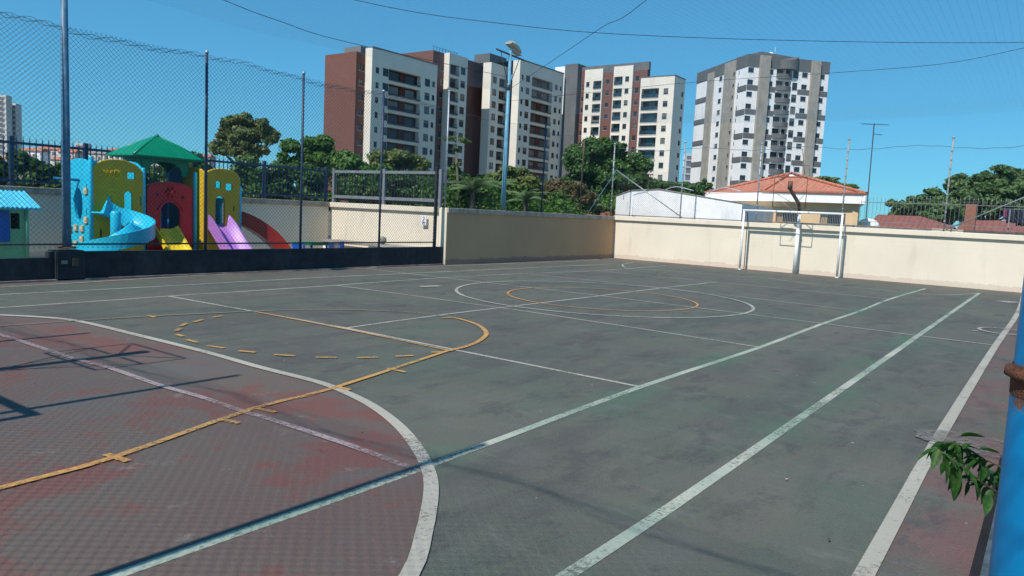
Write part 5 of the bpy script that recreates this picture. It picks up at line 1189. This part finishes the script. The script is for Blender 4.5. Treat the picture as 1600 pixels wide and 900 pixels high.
for (ux, uy, o_, w_) in (((0, 1, 0), (1, 0, 0), (XG+hx_*.62, ycg-hy*.66, 0), hy*1.32), ((0, 1, 0), (1, 0, 0), (XG-hx_*.62, ycg-hy*.66, 0), hy*1.32), ((1, 0, 0), (0, -1, 0), (XG-hx_*.62, ycg-hy*.66, 0), hx_*1.24), ((1, 0, 0), (0, -1, 0), (XG-hx_*.62, ycg+hy*.66, 0), hx_*1.24)):
    zb_ = zev-.3; out = [(0, zb_-.1), (.12, zb_-.1), (.12, zb_)]+[(w_/2-(w_/2-.14)*math.cos(PI*i/8), zb_+.2*math.sin(PI*i/8)) for i in range(9)]+[(w_-.12, zb_), (w_-.12, zb_-.1), (w_, zb_-.1), (w_, zev-.04), (0, zev-.04)]
    m = MB(); put(m, panel2d(out, [], .06, .008), o_, ux, (0, 0, 1), uy); m.build('roof_arch', M['greenp'], PS)
# slides: swept U troughs
def trough(path, wd, side, th=.03, roll=0):
    """path of 3D points, U section; returns MB"""
    m = MB(); P = [np.array(p, float) for p in path]; prof = [(-wd/2-th, side), (-wd/2-th, -th), (wd/2+th, -th), (wd/2+th, side), (wd/2, side), (wd/2-.05, .03), (wd/4, 0), (-wd/4, 0), (-wd/2+.05, .03), (-wd/2, side)]
    n = len(prof); k = 0
    for i, p in enumerate(P):
        d = P[min(i+1, len(P)-1)]-P[max(i-1, 0)]; d /= np.linalg.norm(d); s_ = np.cross(d, (0, 0, 1)); s_ /= np.linalg.norm(s_); up = np.cross(s_, d)
        for (a_, b_) in prof: m.v.append(tuple(p+s_*a_+up*b_))
    for i in range(len(P)-1):
        for j in range(n): m.f.append([i*n+j, i*n+(j+1) % n, (i+1)*n+(j+1) % n, (i+1)*n+j]); m.mi.append(0); m.sm.append(j in (4, 5, 6, 7, 8))
    m.f.append(list(range(n))); m.mi.append(0); m.sm.append(False); e = (len(P)-1)*n; m.f.append([e+j for j in range(n)][::-1]); m.mi.append(0); m.sm.append(False)
    return m
# yellow short slide
ys_ = (yp(247, XRd+.2)+yp(284, XRd+.2))/2
zs_ = zp(262, 354, XRd)
m = trough([(XRd-.05+t*.95, ys_+.02+t*.0, .03+(zs_-.08)*(1-t)**1.15) for t in np.linspace(0, 1, 10)], .5, .1); m.build('slide', M['byellow'], PS, 'short bright yellow slide')
# lilac slide: two humps, leaves the right tower towards the court
zl_ = zp(345, 340); yl_ = yp(341, XP)
def wave(t): return .92*(1-t)**1.1+.06*math.sin(t*2*PI)*(1-t)+.02
m = trough([(XP-.1+t*1.3, yl_-.0-t*.08, wave(t)*.98+.02) for t in np.linspace(0, 1, 16)], .5, .26); m.build('slide', M['lilac'], PS, 'lilac slide with raised sides')
# red orange chute bending down to the right
y0_ = yF_+.02
pts = []
for t in np.linspace(0, 1, 16):
    pts.append((XP-.55+.5*t, y0_+.1+1.15*math.sin(t*PI/2*1.0)*(.35+.65*t)+.05*t, max(.06, .98*math.cos(t*PI/2*.98)**.9*(1)+.02)))
m = trough(pts, .56, .3); m.build('slide', M['redo'], PS, 'orange red slide curving down')
# spiral slide
cx_, cy0 = XP+.62, yp(181, XP+.62); 
pts = []
for t in np.linspace(0, 1, 34):
    an = math.radians(150+t*330)*-1+math.radians(330); r_ = .5
    an = math.radians(200)-t*math.radians(350)
    pts.append((cx_+r_*math.cos(an), cy0+r_*math.sin(an), 1.06*(1-t)+.10+.0))
m = trough(pts, .4, .26); m.build('slide', M['cyan'], PS, 'cyan spiral slide wound round a post')
m = MB(); m.tube([(cx_, cy0, 0), (cx_, cy0, 1.15), (cx_, cy0, 1.2)], [.1, .1, .07], 16); m.build('slide_post', M['cyan'], PS)
# playhouse at the left edge
XH = -8.9; yh1 = float(onx(43, 390, XH)[1]); yh0 = yh1-1.5; zw = float(onx(30, 322, XH)[2]); zrt = float(onx(20, 298, XH-.4)[2]); ov = float(onx(60, 318, XH+.1)[1])-yh1
PH = empty('playhouse', (XH-.5, (yh0+yh1)/2, 0), 'green plastic playhouse with a light blue tiled roof at the left edge', 'playhouse')
wh_ = yh1-yh0
m = MB(); put(m, panel2d([(0, 0), (wh_, 0), (wh_, zw), (0, zw)], [rrect(wh_*.8, .78, wh_*.92, 1.1, .02)], .06), (XH, yh0, 0), *PU); m.build('wall', M['pgreen'], PH)
m = MB(); put(m, panel2d([(0, 0), (wh_, 0), (wh_, zw), (0, zw)], [], .06), (XH-1.1, yh0, 0), *PU); m.build('wall', M['pgreen'], PH)
for y_ in (yh0, yh1): m = MB(); put(m, panel2d([(0, 0), (1.1, 0), (1.1, zw), (.55, zrt-.06), (0, zw)], [], .06), (XH-1.1, y_, 0), *PX); m.build('wall', M['pgreen'], PH)
m = MB(); ysh = float(onx(14, 345, XH)[1]); m.bevbox((XH+.02, ysh-.36, zw-.68), (XH+.05, ysh, zw-.1), .008); m.build('shutter', M['royal'], PH)
m = MB(); m.tube([(XH+.03, yh1-.03, 0), (XH+.03, yh1-.03, zw)], .035, 8); m.build('corner_post', M['pgreen'], PH)
m = MB(); nw = 46
for side in (1, -1):
    vs = []
    for i in range(nw+1):
        y_ = yh0-ov+(wh_+2*ov)*i/nw; b_ = .014*math.cos(i*PI)
        vs += [(XH-.55, y_+ (0 if side else 0), zrt+b_), (XH-.55+side*.74, y_, zw-.02+b_), (XH-.55+side*.74, y_, zw-.06+b_), (XH-.55, y_, zrt-.05+b_)]
    m.add(vs, [(4*i+j, 4*i+(j+1) % 4, 4*(i+1)+(j+1) % 4, 4*(i+1)+j) for i in range(nw) for j in range(4)]+[(0, 1, 2, 3), (4*nw+3, 4*nw+2, 4*nw+1, 4*nw)])
m.build('roof', M['skyblue'], PH)

# ------------------------------------------------------------------ vegetation
def leaves(name, mt, blobs, n, size, parent, flat=.0, droop=0.0, shell=.4, seed=1, elong=1.6):
    """blobs: (cx,cy,cz,rx,ry,rz); every leaf is a small bent quad"""
    r = np.random.default_rng(seed); B = np.array(blobs, float); vol = (B[:, 3]*B[:, 4]*B[:, 5])**(2/3); pr = vol/vol.sum(); idx = r.choice(len(B), n, p=pr)
    d = r.normal(size=(n, 3)); d /= np.linalg.norm(d, axis=1)[:, None]; rad = shell+(1-shell)*r.random(n)**.6; rad *= 1+.17*r.normal(size=n)
    c = B[idx, :3]+d*B[idx, 3:6]*rad[:, None]
    nrm = d*.8+r.normal(size=(n, 3))*.6+np.array([0, 0, .35]); nrm /= np.linalg.norm(nrm, axis=1)[:, None]
    t = np.cross(nrm, r.normal(size=(n, 3))); t /= np.linalg.norm(t, axis=1)[:, None]; t[:, 2] -= droop; t /= np.linalg.norm(t, axis=1)[:, None]
    b = np.cross(nrm, t); b /= np.linalg.norm(b, axis=1)[:, None]
    s = size*(.6+.8*r.random(n))[:, None]
    V = np.stack([c-t*s*.5, c+b*s*.5/elong+nrm*s*.06, c+t*s*.5-nrm*s*.1, c-b*s*.5/elong+nrm*s*.06], 1).reshape(-1, 3)
    V -= np.array(worg(parent)) if parent is not None else 0
    me = bpy.data.meshes.new(name); me.vertices.add(4*n); me.vertices.foreach_set('co', V.ravel()); me.loops.add(4*n); me.polygons.add(n)
    me.loops.foreach_set('vertex_index', np.arange(4*n, dtype=np.int32)); me.polygons.foreach_set('loop_start', np.arange(0, 4*n, 4, dtype=np.int32)); me.polygons.foreach_set('loop_total', np.full(n, 4, dtype=np.int32))
    me.materials.append(mt); me.update(calc_edges=True); me.validate()
    o = bpy.data.objects.new(name, me); COL.objects.link(o)
    if parent is not None: o.parent = parent
    return o
def tree(name, label, cat, base, blobs_main, n, size, mt, trunk=.2, group=None, bark='bark', sub=7, seed=1, droop=0., subr=.42, lean=(0, 0), spread=.8, elong=1.6):
    """blobs_main: big masses; each is broken into sub clumps"""
    rr = random.Random(seed); R_ = empty(name, (base[0], base[1], 0), label, cat, group); bl = []
    for (x, y, z, rx, ry, rz) in blobs_main:
        bl.append((x, y, z, rx*.5, ry*.5, rz*.5))
        for k in range(sub):
            v = Vector((rr.gauss(0, 1), rr.gauss(0, 1), rr.gauss(0, 1))).normalized(); f = spread*(.7+.4*rr.random()); q = subr*(.55+.8*rr.random())
            bl.append((x+v.x*rx*f, y+v.y*ry*f, z+v.z*rz*f, rx*q, ry*q, rz*q*.85))
    leaves('crown', mt, bl, n, size, R_, seed=seed, droop=droop, elong=elong)
    m = MB(); zc = sum(b[2] for b in blobs_main)/len(blobs_main); cx = sum(b[0] for b in blobs_main)/len(blobs_main); cy = sum(b[1] for b in blobs_main)/len(blobs_main)
    mid = (base[0]+(cx-base[0])*.5, base[1]+(cy-base[1])*.5, zc*.5)
    m.tube([(base[0], base[1], -.05), mid, (cx, cy, zc)], [trunk, trunk*.75, trunk*.4], 8)
    for b in bl[::max(1, len(bl)//26)]: m.tube([mid, ((mid[0]+b[0])/2+rr.uniform(-.2, .2), (mid[1]+b[1])/2, (mid[2]+b[2])/2+.15), b[:3]], [trunk*.4, trunk*.24, trunk*.07], 5)
    m.build('trunk', M[bark], R_); return R_
def bl(px, py, Z, wpx, hpx, dz=1.0):
    """mass centred on a pixel at depth Z, size in pixels"""
    p = at(px, py, Z); return (p[0], p[1], p[2], wpx/2*Z/FPX, wpx/2*Z/FPX*dz, hpx/2*Z/FPX)
def ZX(px, X, py=310): return float((X-CAM[0])/ray(px, py)[0])
def ZY(px, Y, py=310): return float((Y-CAM[1])/ray(px, py)[1])
def gp(px, Z): p = at(px, 330, Z); return (p[0], p[1])
# eucalyptus beyond the railing
Z = 62.
tree('eucalyptus_tree', 'tall sparse eucalyptus with reddish patches left of the brick tower', 'tree', gp(385, Z),
 [bl(385, 192, Z, 52, 30), bl(350, 205, Z, 34, 36), bl(412, 205, Z, 44, 36), bl(345, 232, Z, 34, 26), bl(382, 232, Z, 46, 34), bl(385, 212, Z, 50, 30), bl(425, 214, Z, 22, 20), bl(405, 235, Z, 26, 20), bl(365, 190, Z, 30, 18)], 26000, .30, L['euc'], .3, sub=13, seed=4, droop=.5, subr=.4, spread=.8)
Z = 34.
tree('dense_tree', 'dark green bushy tree right of the eucalyptus behind the railing', 'tree', gp(485, Z), [bl(485, 240, Z, 80, 62), bl(535, 258, Z, 60, 54), bl(440, 262, Z, 60, 48), bl(500, 222, Z, 36, 28)], 16000, .17, L['mid'], .18, sub=12, seed=5, subr=.3, spread=.85)
tree('dense_tree', 'round dark tree mass directly below the red brown tower end', 'tree', gp(555, 28), [bl(555, 262, 28, 60, 56), bl(590, 275, 28, 60, 50)], 9000, .16, L['mid'], .15, sub=11, seed=6, subr=.32)
tree('dense_tree', 'olive toned tree in front of the leftmost cream facade', 'tree', gp(622, 30), [bl(618, 250, 30, 84, 50), bl(655, 270, 30, 50, 44), bl(600, 268, 30, 60, 44)], 15000, .13, L['olive'], .15, sub=12, seed=8, subr=.32)
# hedge plants directly behind the playground wall
for i, (px, py, w_, h_, mt) in enumerate(((-20, 272, 70, 60, 'dark'), (38, 268, 76, 56, 'dark'), (95, 274, 64, 46, 'mid'), (160, 286, 80, 50, 'dark'), (222, 284, 60, 62, 'mid'), (262, 282, 60, 62, 'dark'), (300, 276, 60, 74, 'mid'), (392, 276, 64, 66, 'mid'), (440, 284, 70, 64, 'dark'), (492, 286, 60, 60, 'mid'))):
    Zc = ZX(px, -13.3)+(i % 2)*.6
    p = at(px, py, Zc)
    names = ['leftmost dark hedge shrub behind the playground railing', 'second hedge shrub from the left, below the far tower', 'lighter hedge shrub right beside the blue lamp pole', 'hedge shrub behind the left yellow panel', 'hedge shrub left of the green pyramid roof apex', 'hedge shrub directly under the green pyramid roof', 'lush hedge shrub behind the tall dark blue panel', 'hedge shrub right behind the right yellow tower', 'dark hedge shrub behind the orange red slide', 'hedge shrub at the corner of the two railings']
    tree('hedge_shrub', names[i], 'shrub', (p[0], p[1]), [bl(px, py, Zc, w_, h_), bl(px+8, py+26, Zc, w_*1.1, h_)], 5200, .13, L[mt], .06, group='hedge shrubs behind the playground wall', sub=10, seed=20+i, subr=.34)
# tree strip right of the railing: dark mass behind the grey rail frame
for i, (px, py, w_, h_, Zc, mt, lb) in enumerate(((560, 296, 80, 60, ZY(590, 5.2), 'dark', 'dark shrub behind the left bay of the grey rail frame'), (640, 298, 90, 60, ZY(660, 5.4), 'dark', 'dark shrub behind the right bay of the grey rail frame'))):
    p = at(px, py, Zc); tree('dark_shrub', lb, 'shrub', (p[0], p[1]), [bl(px-15, py, Zc, w_, h_), bl(px+20, py+5, Zc, w_, h_)], 9000, .12, L[mt], .07, sub=11, seed=40+i, subr=.33)
Z = 30
tree('mango_tree', 'yellowish green rounded tree behind the light blue lamp pole', 'tree', gp(790, Z), [bl(795, 288, Z, 90, 52), bl(760, 290, Z, 60, 44), bl(830, 300, Z, 50, 44), bl(800, 272, Z, 50, 28)], 15000, .15, L['olive'], .16, sub=12, seed=9, subr=.32)
tree('leafy_shrub', 'light green shrub just right of the fence end post', 'shrub', gp(720, 25.5), [bl(722, 290, 25.5, 44, 70), bl(745, 300, 25.5, 50, 56)], 6000, .13, L['mid'], .08, sub=9, seed=10, subr=.3)
tree('rusty_shrub', 'reddish brown shrub between the palms and the big dark tree', 'shrub', gp(870, 31), [bl(872, 300, 31, 70, 44), bl(850, 308, 31, 50, 40), bl(905, 306, 31, 60, 46)], 9000, .11, L['rusty'], .1, sub=10, seed=11, subr=.33)
Z = 38
tree('big_tree', 'large dense dark tree covering the foot of the sunlit striped tower', 'tree', gp(940, Z), [bl(935, 250, Z, 96, 64), bl(905, 285, Z, 90, 66), bl(975, 268, Z, 80, 70), bl(940, 300, Z, 130, 60), bl(948, 228, Z, 56, 30), bl(890, 300, Z, 60, 50), bl(1005, 302, Z, 60, 40)], 70000, .16, L['dark'], .35, sub=15, seed=12, subr=.32, spread=.85)
tree('big_tree', 'lower dark tree spreading right behind the white building', 'tree', gp(1045, 40), [bl(1045, 297, 40, 80, 34), bl(1070, 300, 40, 60, 36), bl(1000, 300, 40, 60, 50)], 16000, .19, L['dark'], .2, sub=12, seed=13, subr=.3)
tree('small_tree', 'small dark conical tree at the foot of the grey banded tower', 'tree', gp(1098, 60), [bl(1098, 292, 60, 24, 26), bl(1090, 300, 60, 22, 16)], 2500, .22, L['dark'], .12, sub=6, seed=14)
tree('blue_green_shrub', 'bluish green shrub by the left corner of the wall fence', 'shrub', gp(930, 32), [bl(932, 322, 32, 44, 24), bl(915, 326, 32, 30, 18)], 3000, .14, L['palm'], .06, sub=8, seed=15)
# papaya-like stalk
b = at(716, 300, 25.); R_ = empty('papaya_tree', (b[0], b[1], 0), 'thin papaya stalk with a few pale leaves before the second tower', 'tree')
t = at(712, 218, 25.)
m = MB(); m.tube([(b[0], b[1], 0), (b[0], b[1], b[2]), tuple(t)], [.06, .05, .03], 7); m.build('trunk', M['barkp'], R_)
leaves('crown', L['olive'], [(t[0]+dx, t[1]+dy, t[2]+dz, .17, .17, .06) for dx, dy, dz in ((.3, 0, 0), (-.3, 0, .02), (.1, .3, .0), (.0, -.3, .03), (.35, .1, -.06), (0, .05, -.35), (.1, 0, -.8), (-.1, .05, -1.1), (.1, 0, -1.4))], 420, .11, R_, seed=3)
# palms
def palm(px, py, Z, hgt, nf, ln, label, seed):
    c = at(px, py, Z); rr = random.Random(seed); R_ = empty('palm_tree', (c[0], c[1], 0), label, 'palm')
    m = MB(); m.tube([(c[0], c[1], 0), (c[0]+.05, c[1], c[2]*.5), tuple(c)], [.13, .1, .08], 8); m.build('trunk', M['barkp'], R_)
    for k in range(nf):
        az = 2*PI*k/nf+rr.uniform(-.3, .3); el = rr.uniform(.35, 1.35); L0 = ln*rr.uniform(.75, 1.1); m = MB(); P = []
        for i in range(11):
            t = i/10; P.append(c+np.array([math.cos(az)*L0*t*math.cos(el*(1-t*.6)), math.sin(az)*L0*t*math.cos(el*(1-t*.6)), L0*(math.sin(el)*t-.62*t*t)]))
        m.tube(P, [.016*(1-.8*i/10) for i in range(11)], 4)
        for i in range(1, 33):
            t = i/33; j = min(9, int(t*10)); f = t*10-j; p = P[j]*(1-f)+P[j+1]*f; d = P[j+1]-P[j]; d /= np.linalg.norm(d); s_ = np.cross(d, (0, 0, 1)); s_ /= np.linalg.norm(s_)+1e-9
            l_ = ln*.2*math.sin(PI*min(1, t*.9+.12))**.7
            for sg in (-1, 1):
                e = p+s_*sg*l_*.85+d*l_*.5-np.array([0, 0, l_*.35]); wv = d*.018; m.add([p-wv, p+wv, e], [(0, 1, 2)])
        m.build('frond', L['palm'], R_)
palm(738, 300, 24.5, 2.5, 17, 1.3, 'feathery palm behind the grey wall right of the fence end post', 1)
palm(822, 316, 26, 2.2, 15, 1.1, 'pale arching palm right of the light blue lamp pole', 2)
palm(775, 296, 28, 2.4, 13, 1.2, 'small palm between the end post and the light blue lamp pole', 3)
m = MB(); 
for k in range(9):
    rr_ = random.Random(k+60); p = at(895+k*7, 331, 29.5+rr_.random()); m.bevbox((p[0]-.12, p[1]-.1, 0), (p[0]+.12, p[1]+.1, p[2]+rr_.uniform(-.25, .02)), .02)
o = m.build('brick_rubble', M['brick']); centre(o); tag(o, 'low reddish brick remains at the foot of the big dark tree', 'bricks', kind='stuff')
# thin plants filling the ground behind the left wall
R_ = None
bb = []
rr_ = random.Random(77)
for k in range(80):
    px = rr_.uniform(560, 960); p = at(px, 325, (max(ZX(px, -8.2), ZY(px, 4.3)))+rr_.uniform(0, 6)); bb.append((p[0], p[1], rr_.uniform(.8, 2.1), .6, .6, .65))
o = leaves('undergrowth', L['mid'], bb, 60000, .11, None, seed=66); tag(o, kind='stuff'); tag(o, 'mixed green undergrowth behind the grey wall', 'undergrowth')
# wooded rise on the right
def hilltree(px, py, w_, h_, Z, n, label, seed, mt='far', sz=.55):
    tree('hill_tree', label, 'tree', gp(px, Z), [bl(px, py, Z, w_, h_), bl(px-w_*.25, py+h_*.3, Z, w_*.7, h_*.8), bl(px+w_*.25, py+h_*.25, Z, w_*.7, h_*.8)], n, sz, L[mt], .3, group='trees on the wooded rise at right', sub=13, seed=seed, subr=.26, spread=.92)
for i, a_ in enumerate(((1415, 322, 46, 24, 95, 5000, 'leftmost low tree of the wooded rise at right'), (1448, 315, 52, 34, 98, 6000, 'second low tree of the wooded rise, left of the pale fence post'), (1486, 316, 60, 40, 92, 7000, 'dark tree behind the pale grey fence post at right'), (1505, 288, 54, 34, 110, 6000, 'upper tree left of the flat topped tree on the rise'), (1538, 283, 44, 30, 112, 5000, 'flat topped tree standing above the others on the rise'), (1590, 280, 84, 44, 108, 9000, 'broad sunlit tree at the right edge of the picture'), (1545, 312, 90, 50, 88, 10000, 'wide tree behind the brick chimney'), (1625, 315, 110, 56, 86, 10000, 'tree behind the hanging clothes at the right edge'), (1468, 330, 60, 24, 80, 5000, 'low bush line below the wooded rise, behind the red roof'))):
    hilltree(*a_[:6], a_[6], 80+i)
tree('hill_tree', 'tree top showing above the right slope of the orange roof', 'tree', gp(1290, 70), [bl(1292, 284, 70, 50, 16), bl(1275, 282, 70, 26, 12), bl(1320, 292, 70, 40, 12)], 3000, .3, L['olive'], .2, sub=8, seed=95)
# hillside town at far left
hm = MB(); c1_ = at(-60, 262, 240); c2_ = at(360, 262, 270)
pts = []; N = 16
for i in range(N+1):
    px = -80+i*30; p = at(px, 268+6*math.sin(i*1.1)+max(0, (px-180)*.12), 262); pts.append(p)
vs = []
for p in pts:
    n_ = np.array([p[0]-CAM[0], p[1]-CAM[1]]); n_ /= np.linalg.norm(n_)
    vs += [(p[0]-n_[0]*90, p[1]-n_[1]*90, -1), (p[0], p[1], p[2]), (p[0]+n_[0]*140, p[1]+n_[1]*140, -1)]
hm.add(vs, [(3*i+j, 3*i+j+1, 3*(i+1)+j+1, 3*(i+1)+j) for i in range(N) for j in range(2)], 0, True)
tag(hm.build('hill', M['earth']), kind='structure')
HL = [(48, 238, 30, 16), (78, 236, 34, 18), (104, 240, 26, 16), (66, 250, 30, 14), (95, 252, 30, 14), (30, 246, 26, 14), (10, 250, 30, 12), (150, 242, 26, 14), (178, 240, 22, 18), (205, 248, 26, 14), (236, 250, 26, 14), (262, 252, 22, 12), (290, 250, 26, 14), (316, 247, 22, 14)]
WHR = ['at the far left on the hillside below the pale tower', 'red roofed, just left of the blue lamp pole', 'close to the left of the blue lamp pole', 'lower row, under the red roofed one', 'lower row, against the blue lamp pole', 'below the slim distant block', 'furthest left on the hillside', 'just right of the blue lamp pole', 'tall and narrow, left of the green roof', 'under the left eave of the green roof', 'seen through the green arches, left', 'seen through the green arches, centre', 'seen through the green arches, right', 'right of the green pyramid roof']
for i, (px, py, w_, h_) in enumerate(HL):
    Zc = 225+(i*37 % 40); a_ = at(px-w_/2, py+h_/2, Zc); b_ = at(px+w_/2, py+h_/2, Zc); d = b_-a_; d[2] = 0; Ln = np.linalg.norm(d); d /= Ln; n_ = np.array([d[1], -d[0], 0]); zt2_ = at(px, py-h_*.15, Zc)[2]; zt3_ = at(px, py-h_*.5, Zc)[2]
    R_ = empty('hillside_house', (a_[0], a_[1], 0), 'small distant house '+WHR[i], 'house', 'small houses on the distant hillside')
    m = MB(); m.fbox((a_[0], a_[1], 0), d, (0, 0, 1), -n_, Ln, zt2_, 5); m.build('wall', M['far'] if i % 3 else M['hwhite'], R_)
    m = MB(); A_ = np.array([a_[0], a_[1], zt2_]); m.add([A_-d*.4+n_*.4, A_+d*(Ln+.4)+n_*.4, A_+d*(Ln-.2)-n_*2.5+np.array([0, 0, zt3_-zt2_]), A_+d*.2-n_*2.5+np.array([0, 0, zt3_-zt2_]), A_+d*(Ln+.4)-n_*5.4, A_-d*.4-n_*5.4], [(0, 1, 2, 3), (3, 2, 4, 5), (0, 3, 5), (1, 4, 2)]); m.build('roof', M['tile'] if i % 4 != 3 else M['conc'], R_)
    for k in range(2):
        m = MB(); m.fbox(np.array([a_[0], a_[1], zt2_-2.0])+d*(Ln*(.2+.4*k))+n_*.01, d, (0, 0, 1), n_, Ln*.18, 1.1, .06); m.build('window', M['farw'], R_)
for i, (px, py, w_, h_) in enumerate(((20, 262, 60, 16), (60, 264, 50, 14), (100, 266, 50, 14), (150, 258, 40, 14), (200, 262, 50, 12), (250, 264, 50, 12), (300, 262, 50, 14))):
    tree('hill_tree', ['tree at the far left below the hillside houses', 'second tree from the left below the hillside houses', 'tree below the houses beside the blue lamp pole', 'hillside tree right of the blue lamp pole', 'hillside tree left of the green roof', 'hillside tree under the green roof arches', 'hillside tree right of the green roof'][i], 'tree', gp(px, 190), [bl(px, py, 190, w_, h_)], 1500, .8, L['far'], .3, group='trees on the distant hillside at left', sub=9, seed=120+i)

# ------------------------------------------------------------------ the branch beside the blue pole
def near_leaf(m, base, dirv, ln, wd, fold, curl, mi=0):
    d = np.array(dirv, float); d /= np.linalg.norm(d); s_ = np.cross(d, (0.2, .3, 1)); s_ /= np.linalg.norm(s_); up = np.cross(s_, d)
    N = 8; k = len(m.v)
    for i in range(N+1):
        t = i/N; w_ = wd*(math.sin(PI*t**.8)**.9)*(1-.25*t)+.0004; c = np.array(base)+d*ln*t*(1-.15*curl*t)-np.array([0, 0, 1])*curl*ln*t*t*.5
        m.v += [tuple(c-s_*w_/2+up*fold*w_), tuple(c), tuple(c+s_*w_/2+up*fold*w_)]
    for i in range(N):
        for j in (0, 1): m.f.append([k+3*i+j, k+3*i+j+1, k+3*i+4+j, k+3*i+3+j]); m.mi.append(mi); m.sm.append(True)
ZB = 2.35
def B_(px, py, dz=0.0): return at(px, py, ZB+dz)
BR = empty('leafy_branch', tuple(B_(1600, 790)), 'thin leafy green branch reaching out beside the blue pole', 'branch')
stems = [[(1640, 800, .1), (1600, 785, .05), (1560, 770, 0), (1535, 755, 0), (1505, 730, -.02), (1480, 712, -.03), (1462, 700, -.04)], [(1640, 770, .1), (1590, 745, 0), (1560, 728, 0), (1530, 712, .03), (1510, 700, .04), (1490, 690, .05)], [(1640, 790, .2), (1585, 752, .15), (1555, 742, .1), (1520, 715, .08), (1492, 690, .05), (1466, 690, .05)]]
m = MB()
for st in stems: m.tube([B_(*p) for p in st], [.004]*2+[.0028]*(len(st)-3)+[.0016], 6)
m.build('stem', M['bark'], BR)
LV = [(1478, 694, -22, 6), (1490, 692, -25, 30), (1476, 715, 0, 30), (1468, 702, -14, 22), (1500, 715, -6, 36), (1505, 700, 14, -6), (1500, 682, 30, -3), (1492, 725, 4, 38), (1498, 728, -8, 40), (1490, 735, 2, 40), (1515, 712, 12, 8), (1530, 702, 28, 4), (1533, 727, -6, 22), (1543, 730, -10, 28), (1556, 735, 2, 22), (1537, 748, 8, 6), (1522, 748, -2, 26), (1528, 760, -3, 18), (1512, 752, -6, 18), (1545, 772, -12, 24), (1480, 722, -6, 16), (1560, 730, 10, 20), (1486, 705, 12, 18), (1497, 742, -10, 20), (1560, 760, 12, 16), (1570, 740, 14, 14), (1463, 698, -12, 14), (1508, 735, 8, 16)]
rl = random.Random(9); SX = ZB/FPX
m = MB()
for i, (px, py, dx, dy) in enumerate(LV):
    b0 = B_(px, py, rl.uniform(-.06, .06)); ln = math.hypot(dx, dy)*SX*1.2; dr = RV*dx-UV*dy+FV*rl.uniform(-.5, .5)*math.hypot(dx, dy); near_leaf(m, b0, dr, max(ln, .035), max(ln, .045)*rl.uniform(.45, .58), rl.uniform(.1, .45), rl.uniform(.1, .5))
    m.tube([b0, b0-RV*dx*SX*.12+UV*dy*SX*.12], .001, 4)
for st in stems:
    P_ = [B_(*p) for p in st]
    for i in range(26):
        t = rl.uniform(1.0, len(P_)-1.01); j = int(t); b0 = P_[j]*(1-(t-j))+P_[j+1]*(t-j); ax = P_[j+1]-P_[j]; ax /= np.linalg.norm(ax)
        dr = ax*rl.uniform(.2, 1)+RV*rl.uniform(-.8, .8)-UV*rl.uniform(.1, 1.3)+FV*rl.uniform(-.8, .8); near_leaf(m, b0, dr, rl.uniform(.045, .075), rl.uniform(.02, .032), rl.uniform(.1, .4), rl.uniform(.1, .6))
m.build('leaves', L['near'], BR)
